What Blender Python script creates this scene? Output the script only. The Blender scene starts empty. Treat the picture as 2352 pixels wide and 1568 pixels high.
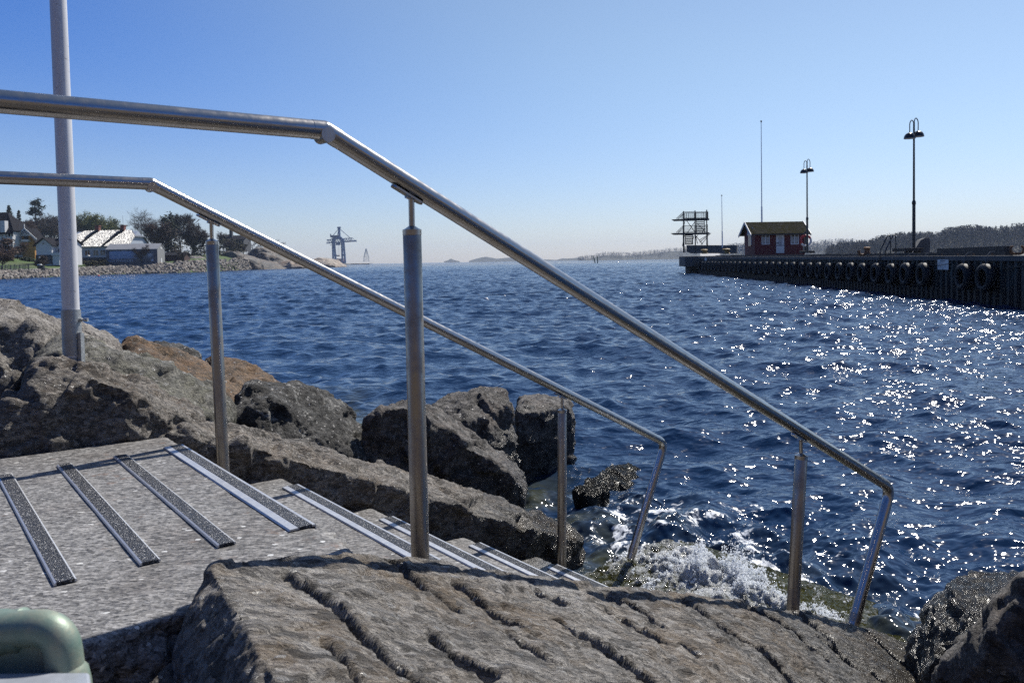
import bpy, bmesh, math, random
import numpy as np
from math import sin, cos, tan, radians, pi, sqrt, atan2
from mathutils import Vector, Matrix

SC = bpy.context.scene
COL = SC.collection
rnd = random.Random(7)

# ------------------------------------------------------------------ camera
EYE = 1.72                      # metres above the sea
F = 1880.0                      # focal length in units of a 2352 px wide frame
PITCH, ROLL = radians(2), 0.016
HY = 599.7
PPY = HY + F * tan(PITCH)
FW = np.array([0, cos(PITCH), -sin(PITCH)])
_up = np.array([0, sin(PITCH), cos(PITCH)])
_rt = np.array([1.0, 0, 0])
RT = _rt * cos(ROLL) - _up * sin(ROLL)
UP = _up * cos(ROLL) + _rt * sin(ROLL)
EYEV = np.array([0, 0, EYE])

def ray(x, y): return FW + RT * (x - 1176) / F - UP * (y - PPY) / F
def P(x, y, d): return EYEV + ray(x, y) * d                 # survey mark -> point at a depth
def G(x, y, z=0.0):                                         # survey mark -> point on a level
    v = ray(x, y); return EYEV + v * ((z - EYE) / v[2])
# frame of the stairs: u runs down the flight, lat is positive to the far side
AZ = radians(53)
U2 = np.array([sin(AZ), cos(AZ)]); N2 = np.array([-cos(AZ), sin(AZ)])
S0 = np.array([-1.2, 2.866])
def UL(u, lat, z): q = S0 + U2 * u + N2 * lat; return np.array([q[0], q[1], z + EYE])   # z relative to the eye
def L(x, y, lat):
    v = ray(x, y); t = (S0 @ N2 + lat) / (v[:2] @ N2); return EYEV + v * t
# frame of the pier wall
W2 = G(2352, 707.6)[:2]; W1 = G(1595, 627)[:2]
PD = (W1 - W2) / np.linalg.norm(W1 - W2); PN = np.array([PD[1], -PD[0]])   # PN points inland (to the right)
PIER_LEN = float(np.linalg.norm(W1 - W2))
def PS(s, off, z): q = W2 + PD * s + PN * off; return np.array([q[0], q[1], z])
def PW(x, y, off=0.0):
    v = ray(x, y); t = ((W2 @ PN) + off) / (v[:2] @ PN); return EYEV + v * t
def s_of(p): return float((np.array(p[:2]) - W2) @ PD)
def z2(X, Y): return ((2600 + X / 1.572) / 1.7415, (450 + Y / 1.572) / 1.7415)
def z5(X, Y): return ((2660 + X / 4.9) / 1.7415, (800 + Y / 4.9) / 1.7415)
def z6(X, Y): return ((2940 + X / 6.918) / 1.7415, (840 + Y / 6.918) / 1.7415)
def z7(X, Y): return ((3200 + X / 3.92) / 1.7415, (850 + Y / 3.92) / 1.7415)
def z8(X, Y): return ((3600 + X / 3.919) / 1.7415, (850 + Y / 3.919) / 1.7415)
def h1(X, Y): return ((X / 4.3545) / 1.7415, (770 + Y / 4.3545) / 1.7415)
def h2(X, Y): return ((280 + X / 4.752) / 1.7415, (800 + Y / 4.752) / 1.7415)
def h3(X, Y): return ((520 + X / 4.752) / 1.7415, (800 + Y / 4.752) / 1.7415)
def h4(X, Y): return ((840 + X / 3.5636) / 1.7415, (880 + Y / 3.5636) / 1.7415)
def cz(X, Y): return ((1250 + X / 7.126) / 1.7415, (850 + Y / 7.126) / 1.7415)

cam = bpy.data.cameras.new("camera"); camo = bpy.data.objects.new("camera", cam); COL.objects.link(camo)
cam.sensor_width = 36; cam.lens = F / 2352 * 36
cam.shift_y = -(784 - PPY) / 2352
cam.clip_start = 0.05; cam.clip_end = 20000
M = Matrix(((RT[0], UP[0], -FW[0], 0), (RT[1], UP[1], -FW[1], 0), (RT[2], UP[2], -FW[2], EYE), (0, 0, 0, 1)))
camo.matrix_world = M
cam.dof.use_dof = True; cam.dof.focus_distance = 4.0; cam.dof.aperture_fstop = 14
SC.camera = camo

# ------------------------------------------------------------------ light
SUN_AZ, SUN_EL = radians(38.5), radians(50)
sd = Vector((sin(SUN_AZ) * cos(SUN_EL), cos(SUN_AZ) * cos(SUN_EL), sin(SUN_EL)))
sl = bpy.data.lights.new("sun", 'SUN'); so = bpy.data.objects.new("sun", sl); COL.objects.link(so)
sl.energy = 5.0; sl.angle = radians(0.53); sl.color = (1.0, 0.955, 0.88)
so.rotation_euler = sd.to_track_quat('Z', 'Y').to_euler(); so.location = (0, 0, 60)
wd = bpy.data.worlds.new("World"); SC.world = wd; wd.use_nodes = True
wn = wd.node_tree; wn.nodes.clear()
sky = wn.nodes.new('ShaderNodeTexSky'); sky.sky_type = 'NISHITA'; sky.sun_disc = False
sky.sun_elevation = SUN_EL; sky.sun_rotation = SUN_AZ
sky.altitude = 0; sky.air_density = 1.0; sky.dust_density = 0.35; sky.ozone_density = 3.0
bg = wn.nodes.new('ShaderNodeBackground'); bg.inputs[1].default_value = 0.082
wo = wn.nodes.new('ShaderNodeOutputWorld')
# the air is clearest and bluest well away from the sun and above the horizon
_tc = wn.nodes.new('ShaderNodeTexCoord')
def _w(t, **k):
    n = wn.nodes.new('ShaderNode' + t)
    for a_, b_ in k.items(): setattr(n, a_, b_)
    return n
_dot = _w('VectorMath', operation='DOT_PRODUCT'); wn.links.new(_tc.outputs['Generated'], _dot.inputs[0]); _dot.inputs[1].default_value = tuple(sd)
_m1 = _w('MapRange', interpolation_type='SMOOTHSTEP'); wn.links.new(_dot.outputs['Value'], _m1.inputs[0]); _m1.inputs[1].default_value = .76; _m1.inputs[2].default_value = .36
_sp = _w('SeparateXYZ'); wn.links.new(_tc.outputs['Generated'], _sp.inputs[0])
_m2 = _w('MapRange', interpolation_type='SMOOTHSTEP'); wn.links.new(_sp.outputs[2], _m2.inputs[0]); _m2.inputs[1].default_value = -.02; _m2.inputs[2].default_value = .30
_mm = _w('Math', operation='MULTIPLY'); wn.links.new(_m1.outputs[0], _mm.inputs[0]); wn.links.new(_m2.outputs[0], _mm.inputs[1])
_x1 = _w('Mix', data_type='RGBA', blend_type='MULTIPLY'); wn.links.new(_mm.outputs[0], _x1.inputs[0]); wn.links.new(sky.outputs[0], _x1.inputs[6]); _x1.inputs[7].default_value = (.31, .57, 1.06, 1)
_m3 = _w('MapRange', interpolation_type='SMOOTHSTEP'); wn.links.new(_sp.outputs[2], _m3.inputs[0]); _m3.inputs[1].default_value = .26; _m3.inputs[2].default_value = .0
_x2 = _w('Mix', data_type='RGBA', blend_type='MULTIPLY'); wn.links.new(_m3.outputs[0], _x2.inputs[0]); wn.links.new(_x1.outputs[2], _x2.inputs[6]); _x2.inputs[7].default_value = (.85, .865, 1.03, 1)
wn.links.new(_x2.outputs[2], bg.inputs[0]); wn.links.new(bg.outputs[0], wo.inputs[0])
SC.view_settings.view_transform = 'Standard'; SC.view_settings.look = 'None'
SC.view_settings.exposure = 0.48; SC.view_settings.gamma = 1
SC.cycles.use_denoising = False
SC.cycles.max_bounces = 8; SC.cycles.volume_bounces = 0; SC.cycles.sample_clamp_indirect = 6

# ------------------------------------------------------------------ noise (numpy)
_prng = np.random.RandomState(3)
_perm = _prng.permutation(256); _perm = np.concatenate([_perm, _perm, _perm])
_grad = _prng.normal(size=(256, 3)); _grad /= np.linalg.norm(_grad, axis=1)[:, None]
def perlin(p, seed=0):
    p = np.asarray(p, dtype=np.float64) + seed * 17.31
    i = np.floor(p).astype(np.int64); f = p - i; i &= 255
    w = f * f * f * (f * (f * 6 - 15) + 10)
    out = np.zeros(len(p))
    for dx in (0, 1):
        wx = w[:, 0] if dx else 1 - w[:, 0]
        for dy in (0, 1):
            wy = w[:, 1] if dy else 1 - w[:, 1]
            for dz in (0, 1):
                wz = w[:, 2] if dz else 1 - w[:, 2]
                h = _perm[_perm[_perm[(i[:, 0] + dx) & 255] + ((i[:, 1] + dy) & 255)] + ((i[:, 2] + dz) & 255)]
                g = _grad[h]
                out += wx * wy * wz * (g[:, 0] * (f[:, 0] - dx) + g[:, 1] * (f[:, 1] - dy) + g[:, 2] * (f[:, 2] - dz))
    return out
def fbm(p, octs=4, seed=0, gain=0.5, lac=2.03):
    a = 1.0; s = np.zeros(len(p)); q = np.asarray(p, dtype=np.float64)
    for o in range(octs):
        s += a * perlin(q, seed + o); a *= gain; q = q * lac
    return s

def facets(p, cell, seed, tilt=.28, off=.10, sharp=26.0):
    # broken faces: every jittered cell has its own little plane, blended tightly at the edges
    q = np.asarray(p) / cell + seed * 3.7; i0 = np.floor(q).astype(np.int64); num = np.zeros(len(q)); den = np.zeros(len(q))
    base = None; ds = []; vals = []
    for dx in (-1, 0, 1):
        for dy in (-1, 0, 1):
            for dz in (-1, 0, 1):
                c = i0 + np.array([dx, dy, dz]); h = _perm[_perm[_perm[c[:, 0] & 255] + (c[:, 1] & 255)] + (c[:, 2] & 255)]
                ctr = c + .5 + _grad[h] * .42; d = q - ctr; g = _grad[(h * 7 + 13) & 255]
                ds.append((d * d).sum(1)); vals.append((g * d).sum(1) * tilt + (((h * 31 + 5) & 255) / 255.0 - .5) * off)
    ds = np.array(ds); vals = np.array(vals); w = np.exp(-(ds - ds.min(0)) * sharp)
    return (w * vals).sum(0) / w.sum(0) * cell

# ------------------------------------------------------------------ mesh helpers
class MB:
    def __init__(self): self.v = []; self.f = []
    def add(self, vs, fs):
        o = len(self.v); self.v += [tuple(float(c) for c in q) for q in vs]; self.f += [tuple(i + o for i in t) for t in fs]; return self
    def box(self, c, size, R=None):
        x, y, z = [s / 2 for s in size]
        vs = [Vector(q) for q in ((-x, -y, -z), (x, -y, -z), (x, y, -z), (-x, y, -z), (-x, -y, z), (x, -y, z), (x, y, z), (-x, y, z))]
        if R is not None: vs = [R @ q for q in vs]
        vs = [q + Vector(c) for q in vs]
        return self.add(vs, [(0, 3, 2, 1), (4, 5, 6, 7), (0, 1, 5, 4), (1, 2, 6, 5), (2, 3, 7, 6), (3, 0, 4, 7)])
    def span(self, a, b):                                    # box from min corner to max corner
        return self.box([(a[i] + b[i]) / 2 for i in range(3)], [abs(b[i] - a[i]) for i in range(3)])
    def bar(self, a, b, w, h=None, up=(0, 0, 1)):            # rectangular bar between two points
        a, b = Vector(a), Vector(b); d = b - a; l = d.length
        if l < 1e-6: return self
        z = d / l; x = Vector(up).cross(z)
        if x.length < 1e-4: x = Vector((1, 0, 0)).cross(z)
        x.normalize(); y = z.cross(x)
        R = Matrix((x, y, z)).transposed()
        return self.box((a + b) / 2, (w, h or w, l), R)
    def tube(self, pts, r, n=10, cap=True):
        pts = [Vector(q) for q in pts]; m = len(pts)
        rs = r if isinstance(r, (list, tuple)) else [r] * m
        vs = []; fs = []; nx = None
        for k, q in enumerate(pts):
            t = (pts[min(k + 1, m - 1)] - pts[max(k - 1, 0)]).normalized()
            if nx is None:
                nx = t.cross(Vector((0, 0, 1)) if abs(t.z) < .95 else Vector((1, 0, 0))).normalized()
            nx = (nx - t * nx.dot(t)).normalized(); ny = t.cross(nx)
            for j in range(n):
                a = 2 * pi * j / n; vs.append(q + nx * cos(a) * rs[k] + ny * sin(a) * rs[k])
        for k in range(m - 1):
            for j in range(n):
                j2 = (j + 1) % n; fs.append((k * n + j, k * n + j2, (k + 1) * n + j2, (k + 1) * n + j))
        if cap: fs.append(tuple(range(n))[::-1]); fs.append(tuple((m - 1) * n + j for j in range(n)))
        return self.add(vs, fs)
    def lathe(self, prof, n=24, c=(0, 0, 0), R=None):        # profile [(r,z)] round z
        vs = []; fs = []; m = len(prof)
        for r, z in prof:
            for j in range(n):
                a = 2 * pi * j / n; q = Vector((r * cos(a), r * sin(a), z))
                if R is not None: q = R @ q
                vs.append(q + Vector(c))
        for k in range(m - 1):
            for j in range(n):
                j2 = (j + 1) % n; fs.append((k * n + j, k * n + j2, (k + 1) * n + j2, (k + 1) * n + j))
        return self.add(vs, fs)
    def prism(self, poly, d, closed=True):                   # poly of 3-D points extruded by vector d
        n = len(poly); poly = [Vector(q) for q in poly]; d = Vector(d)
        vs = poly + [q + d for q in poly]
        fs = [tuple(range(n))[::-1], tuple(range(n, 2 * n))] + [(i, (i + 1) % n, n + (i + 1) % n, n + i) for i in range(n)]
        return self.add(vs, fs)
    def ball(self, c, r, seg=12, rings=8, sq=(1, 1, 1)):
        prof = [(max(1e-4, sin(pi * k / rings)) * r, -cos(pi * k / rings) * r) for k in range(rings + 1)]
        vs0 = len(self.v); self.lathe(prof, seg)
        for i in range(vs0, len(self.v)):
            q = self.v[i]; self.v[i] = (q[0] * sq[0] + c[0], q[1] * sq[1] + c[1], q[2] * sq[2] + c[2])
        return self
    def mesh(self, name, off=(0, 0, 0), smooth=False, fix=True):
        me = bpy.data.meshes.new(name)
        me.from_pydata([(a - off[0], b - off[1], c - off[2]) for a, b, c in self.v], [], self.f)
        if fix:
            bm = bmesh.new(); bm.from_mesh(me); bmesh.ops.recalc_face_normals(bm, faces=bm.faces); bm.to_mesh(me); bm.free()
        if smooth: me.polygons.foreach_set('use_smooth', [True] * len(me.polygons)); 
        me.update(); return me

def link(name, me, mat, parent=None):
    o = bpy.data.objects.new(name, me); COL.objects.link(o)
    if mat is not None and not me.materials: me.materials.append(mat)
    if parent is not None: o.parent = parent
    return o
def tag(o, label=None, cat=None, group=None, kind=None):
    if label: o['label'] = label
    if cat: o['category'] = cat
    if group: o['group'] = group
    if kind: o['kind'] = kind
    return o
def thing(name, label, cat, loc=(0, 0, 0), rotz=0, group=None):
    o = bpy.data.objects.new(name, None); COL.objects.link(o); o.empty_display_size = .2
    o.location = tuple(float(c) for c in loc); o.rotation_euler = (0, 0, rotz); return tag(o, label, cat, group)
def root_of(o):
    while o.parent: o = o.parent
    return o
def auto_smooth(me, ang=40):
    bm = bmesh.new(); bm.from_mesh(me)
    for e in bm.edges:
        if len(e.link_faces) == 2 and e.calc_face_angle(0) > radians(ang): e.smooth = False
    for f in bm.faces: f.smooth = True
    bm.to_mesh(me); bm.free()
def part(name, mb, mat, parent, world=False, smooth=False, label=None, bevel=0):
    off = root_of(parent).location if world else (0, 0, 0)
    me = mb.mesh(name, off)
    if bevel:
        bm = bmesh.new(); bm.from_mesh(me)
        bmesh.ops.bevel(bm, geom=[e for e in bm.edges if len(e.link_faces) == 2 and e.calc_face_angle(0) > .5], offset=bevel, segments=2, affect='EDGES', profile=.5, clamp_overlap=True)
        bm.to_mesh(me); bm.free()
    if smooth: auto_smooth(me)
    o = link(name, me, mat, parent)
    if label: o['label'] = label
    return o
def solo(name, mb, mat, label, cat, group=None, smooth=False, kind=None, bevel=0):   # a thing that is one mesh
    a = np.array(mb.v); loc = ((a[:, 0].min() + a[:, 0].max()) / 2, (a[:, 1].min() + a[:, 1].max()) / 2, a[:, 2].min())
    me = mb.mesh(name, loc)
    if bevel:
        bm = bmesh.new(); bm.from_mesh(me)
        bmesh.ops.bevel(bm, geom=[e for e in bm.edges if len(e.link_faces) == 2 and e.calc_face_angle(0) > .5], offset=bevel, segments=2, affect='EDGES', profile=.5, clamp_overlap=True)
        bm.to_mesh(me); bm.free()
    if smooth: auto_smooth(me)
    o = link(name, me, mat); o.location = loc
    return tag(o, label, cat, group, kind)
def copy_tree(o, parent=None):
    c = o.copy(); COL.objects.link(c)
    if parent is not None: c.parent = parent
    for ch in list(o.children): copy_tree(ch, c)
    return c
def np_mesh(name, v, f, smooth=True):                        # big mesh from numpy arrays (quads or tris)
    me = bpy.data.meshes.new(name); n = f.shape[1]
    me.vertices.add(len(v)); me.vertices.foreach_set('co', np.ascontiguousarray(v, dtype=np.float32).ravel())
    me.loops.add(f.size); me.loops.foreach_set('vertex_index', np.ascontiguousarray(f, dtype=np.int32).ravel())
    me.polygons.add(len(f)); me.polygons.foreach_set('loop_start', np.arange(0, f.size, n, dtype=np.int32))
    try: me.polygons.foreach_set('loop_total', np.full(len(f), n, dtype=np.int32))
    except Exception: pass
    me.update(calc_edges=True)
    if smooth: me.polygons.foreach_set('use_smooth', np.ones(len(f), dtype=bool))
    me.validate(); return me
def fillet(pts, r, n=8):                                     # polyline with rounded corners; r per inner corner
    pts = [Vector(q) for q in pts]; out = [pts[0]]
    for i in range(1, len(pts) - 1):
        a, b, c = pts[i - 1], pts[i], pts[i + 1]; d1 = (a - b).normalized(); d2 = (c - b).normalized()
        rr = r[i - 1] if isinstance(r, (list, tuple)) else r
        t = min(rr, (a - b).length * .45, (c - b).length * .45)
        for k in range(n + 1):
            s = k / n; out.append((b + d1 * t) * (1 - s) ** 2 + b * 2 * s * (1 - s) + (b + d2 * t) * s ** 2)
    out.append(pts[-1]); return out

# ------------------------------------------------------------------ material helpers
ALB = .76                       # surfaces are dimmer than the exposure alone would show them
class NT:
    def __init__(self, name):
        self.m = bpy.data.materials.new(name); self.m.use_nodes = True
        self.t = self.m.node_tree; self.t.nodes.clear()
        self.out = self.t.nodes.new('ShaderNodeOutputMaterial'); self.b = self.t.nodes.new('ShaderNodeBsdfPrincipled')
        self.t.links.new(self.b.outputs[0], self.out.inputs[0])
        self.tc = None; self.alb = ALB
    def n(self, typ, **kw):
        q = self.t.nodes.new('ShaderNode' + typ)
        for k, v in kw.items():
            if k.startswith('i_'):
                key = k[2:]; key = int(key) if key.isdigit() else key.replace('_', ' ')
                s = q.inputs[key]
                if isinstance(v, bpy.types.NodeSocket): self.t.links.new(v, s)
                else: s.default_value = v
            else: setattr(q, k, v)
        return q
    def set(self, **kw):
        met = kw.get('Metallic', 0)
        if 'Base_Color' in kw and not isinstance(met, bpy.types.NodeSocket) and met < .4:
            v = kw['Base_Color']
            kw['Base_Color'] = self.mix(1.0, v, (self.alb,) * 3, 'MULTIPLY') if isinstance(v, bpy.types.NodeSocket) else tuple(c * self.alb for c in v[:3])
        for k, v in kw.items():
            s = self.b.inputs[k.replace('_', ' ')]
            if isinstance(v, bpy.types.NodeSocket): self.t.links.new(v, s)
            else: s.default_value = v if not (isinstance(v, tuple) and len(v) == 3) else (*v, 1)
        return self
    def co(self, scale=(1, 1, 1), rot=(0, 0, 0), kind='Object'):
        tc = self.n('TexCoord')
        mp = self.n('Mapping', i_Vector=tc.outputs[kind]); mp.inputs['Scale'].default_value = scale; mp.inputs['Rotation'].default_value = rot
        return mp.outputs[0]
    def wpos(self, scale=(1, 1, 1), rot=(0, 0, 0)):
        g = self.n('NewGeometry'); mp = self.n('Mapping', i_Vector=g.outputs['Position'])
        mp.inputs['Scale'].default_value = scale; mp.inputs['Rotation'].default_value = rot; return mp.outputs[0]
    def noise(self, co, scale, detail=3, rough=.55, dist=0):
        q = self.n('TexNoise', i_Vector=co, i_Scale=scale, i_Detail=detail, i_Roughness=rough, i_Distortion=dist); return q.outputs['Fac']
    def vor(self, co, scale, feature='F1', out='Distance', rnd_=1.0):
        q = self.n('TexVoronoi', i_Vector=co, i_Scale=scale); q.feature = feature; q.inputs['Randomness'].default_value = rnd_; return q.outputs[out]
    def ramp(self, fac, stops, interp='LINEAR'):
        q = self.n('ValToRGB', i_0=fac); cr = q.color_ramp; cr.interpolation = interp
        while len(cr.elements) < len(stops): cr.elements.new(.5)
        for e, (p, c) in zip(cr.elements, stops):
            e.position = p; e.color = (c, c, c, 1) if isinstance(c, (int, float)) else (*c, 1)
        return q.outputs[0]
    def mix(self, fac, a, b, blend='MIX'):
        q = self.n('Mix'); q.data_type = 'RGBA'; q.blend_type = blend
        for s, v in ((q.inputs[0], fac), (q.inputs[6], a), (q.inputs[7], b)):
            if isinstance(v, bpy.types.NodeSocket): self.t.links.new(v, s)
            elif s == q.inputs[0]: s.default_value = v
            else: s.default_value = (v, v, v, 1) if isinstance(v, (int, float)) else (*v, 1)
        return q.outputs[2]
    def math(self, op, a, b=0.0, clamp=False):
        q = self.n('Math'); q.operation = op; q.use_clamp = clamp
        for s, v in ((q.inputs[0], a), (q.inputs[1], b)):
            if isinstance(v, bpy.types.NodeSocket): self.t.links.new(v, s)
            else: s.default_value = v
        return q.outputs[0]
    def rng(self, v, a, b, c=0.0, d=1.0):
        q = self.n('MapRange', i_0=v, i_1=a, i_2=b, i_3=c, i_4=d); return q.outputs[0]
    def bump(self, h, strength=.5, dist=.01, normal=None):
        q = self.n('Bump', i_Strength=strength, i_Distance=dist, i_Height=h)
        if normal is not None: self.t.links.new(normal, q.inputs['Normal'])
        return q.outputs[0]
    def sep(self, v): return self.n('SeparateXYZ', i_0=v).outputs

def simple(name, col, rough=.6, metal=0, var=.25, scale=3, bump=.0, spec=.5):
    m = NT(name); co = m.co(); a = m.noise(co, scale, 5)
    lo = tuple(c * (1 - var) for c in col); hi = tuple(min(1, c * (1 + var)) for c in col)
    m.set(Base_Color=m.ramp(a, [(.3, lo), (.7, hi)]), Roughness=m.rng(m.noise(co, scale * 3.1, 4), .3, .7, max(.03, rough - .08), min(1, rough + .08)), Metallic=metal)
    m.b.inputs['Specular IOR Level'].default_value = spec
    if bump: m.set(Normal=m.bump(m.noise(co, scale * 8, 5), bump, .01))
    return m.m

def rockmat(name, dark, mid, light, accent=None, acc_amt=.5, stretch=(1, 1, 1), rot=(0, 0, 0), flake=.5, wet=None, bump=1.0, big=2.2, grain=70, patch=None):
    m = NT(name); co = m.wpos(stretch, rot); cw = m.wpos()
    n1 = m.noise(cw, big, 5, .6); n2 = m.noise(co, 16 if grain > 10 else grain * .4, 9, .7, .5); n3 = m.noise(co, grain * 1.7, 5, .65)
    vcol = m.vor(co, grain * 2.3, out='Color')
    vs = m.sep(vcol)[0]
    mixf = m.math('ADD', m.math('MULTIPLY', n2, .55), m.math('ADD', m.math('MULTIPLY', n3, .3), m.math('MULTIPLY', n1, .25)))
    col = m.ramp(mixf, [(.43, dark), (.55, mid), (.69, light)])
    col = m.mix(m.rng(vs, .60, 1, 0, .5), col, light)                     # mineral grains, pale
    col = m.mix(m.rng(vs, .36, 0.0, 0, .75), col, tuple(c * .4 for c in dark))   # and dark mica
    col = m.mix(m.rng(m.noise(cw, big * 2.6, 7, .72), .535, .60, 0, .6), col, tuple(c * .7 for c in dark))   # black lichen
    if accent is not None:
        am = m.rng(m.noise(cw, big * 1.7, 6, .7), .46, .62, 0, acc_amt)
        col = m.mix(am, col, m.mix(n2, tuple(c * .6 for c in accent), accent))
    if patch is not None:                                                  # lichen / bird lime
        pm = m.rng(m.noise(co, 9, 7, .7), patch[1], patch[1] + .05, 0, .85)
        col = m.mix(pm, col, patch[0])
    fl = m.math('GREATER_THAN', m.sep(m.vor(co, grain * 1.35, out='Color'))[1], 1 - .022 * flake)
    col = m.mix(m.math('MULTIPLY', fl, .75), col, (.62, .60, .56))
    rough = m.mix(fl, m.rng(n3, .3, .7, .62, .92), .28)
    pl_ = m.sep(m.vor(m.n('Mapping', i_Vector=co).outputs[0], grain * .62, out='Color'))
    col = m.mix(m.rng(pl_[0], .6, 1, 0, .55), col, light); col = m.mix(m.rng(pl_[1], .42, 0, 0, .75), col, dark)
    n2 = m.math('ADD', n2, m.math('MULTIPLY', pl_[2], .38))
    height = m.math('ADD', m.math('MULTIPLY', n2, 1.2), m.math('ADD', m.math('MULTIPLY', n3, .35), m.math('MULTIPLY', vs, .22)))
    nrm = m.bump(height, 1.0, .036 * bump * (1.0 if grain > 10 else 12))
    if wet is not None:                                                    # washed by waves: wet below a line
        z = m.sep(m.wpos())[2]
        wz = m.math('ADD', z, m.math('MULTIPLY', m.math('SUBTRACT', m.noise(cw, 5, 4), .5), .28))
        wf = m.rng(wz, wet[0], wet[1], 1, 0)
        col = m.mix(m.math('MULTIPLY', wf, .72), col, m.mix(1.0, col, (.30, .30, .27), 'MULTIPLY'))
        rough = m.mix(m.math('MULTIPLY', wf, .85), rough, .12)
    m.set(Base_Color=col, Roughness=rough, Normal=nrm); return m.m

def steelmat(name, col=(.56, .54, .51), rough=.27, stain=.35, axis='z'):
    m = NT(name); st = {'z': (30, 30, 1.2), 'x': (1, 1, 1)}[axis]
    co = m.wpos(st); cw = m.wpos()
    a = m.noise(co, 1.6, 5, .6); s = m.noise(cw, 9, 7, .7); sp = m.noise(cw, 160, 2, .5)
    c = m.mix(m.rng(a, .35, .7, 0, .5), col, tuple(q * .72 for q in col))
    sm = m.math('MULTIPLY', m.rng(s, .48, .66, 0, 1), stain)
    c = m.mix(sm, c, (.20, .145, .10))
    pits = m.rng(sp, .70, .76, 0, stain)
    c = m.mix(pits, c, (.10, .06, .04))
    r = m.math('ADD', m.rng(a, .3, .7, rough - .06, rough + .08), m.math('MULTIPLY', sm, .3))
    m.set(Base_Color=c, Metallic=m.math('SUBTRACT', 1.0, m.math('MULTIPLY', sm, .6)), Roughness=r, Normal=m.bump(m.noise(co, 6, 3), .06, .002)); return m.m

# palette -----------------------------------------------------------
MT = {}
MT['steel'] = steelmat('brushed_steel', (.46, .44, .42), .22, .2)
MT['post'] = steelmat('post_steel', (.36, .33, .295), .30, .5)
MT['galv'] = simple('galvanised', (.36, .37, .37), .5, .75, .22, 14, .15)
MT['mast'] = None
MT['alu'] = simple('aluminium', (.47, .48, .50), .4, .5, .08, 20)
MT['concrete'] = simple('concrete', (.11, .106, .102), .9, 0, .35, 2.2, .5)
MT['dark_metal'] = simple('dark_lamp_paint', (.018, .018, .021), .35, 0, .2, 6)
MT['black'] = simple('opening_shade_black', (.008, .008, .009), .9)
MT['white'] = simple('white_paint', (.72, .72, .70), .55, 0, .08, 6)
MT['rust'] = simple('rusty_iron', (.16, .075, .03), .7, .2, .5, 12, .5)
MT['yellow_iron'] = simple('ochre_iron', (.30, .19, .055), .6, 0, .4, 8, .3)
MT['timber'] = simple('grey_timber', (.06, .054, .046), .85, 0, .4, 5, .5)
MT['rubber'] = simple('tyre_rubber', (.015, .016, .019), .62, 0, .3, 9, .3)
MT['rubber'].node_tree.nodes['Principled BSDF'].inputs['Specular IOR Level'].default_value = .3
MT['glass'] = NT('dark_glass').set(Base_Color=(.02, .025, .03), Roughness=.06).m
MT['curtain'] = simple('pale_curtain', (.55, .52, .47), .8, 0, .2, 12)
MT['rope'] = simple('weathered_rope', (.16, .165, .16), .9, 0, .3, 30)
MT['grit'] = None

m = NT('mast_alloy'); co = m.wpos((18, 18, 1.6)); cw = m.wpos()
a = m.noise(co, 2, 6, .65); sc_ = m.rng(m.noise(m.wpos((9, 9, 30)), 2.4, 6, .75), .62, .67, 0, .8)
m.set(Base_Color=m.mix(sc_, m.ramp(a, [(.3, (.66, .66, .69)), (.7, (.86, .86, .88))]), (.09, .08, .08)), Metallic=.1, Roughness=.42, Normal=m.bump(a, .03, .002)); MT['mast'] = m.m

m = NT('grit_surface'); cw = m.wpos(); v = m.n('TexVoronoi', i_Vector=cw, i_Scale=330.0); vs = m.sep(v.outputs['Color'])
m.set(Base_Color=m.ramp(vs[0], [(.0, (.012, .012, .014)), (.6, (.045, .045, .05)), (.93, (.10, .10, .11)), (.97, (.5, .5, .5))]), Roughness=m.rng(vs[1], 0, 1, .2, .6),
      Normal=m.bump(m.math('ADD', m.math('MULTIPLY', vs[2], .6), v.outputs['Distance']), 1.0, .004)); MT['grit'] = m.m

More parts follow.
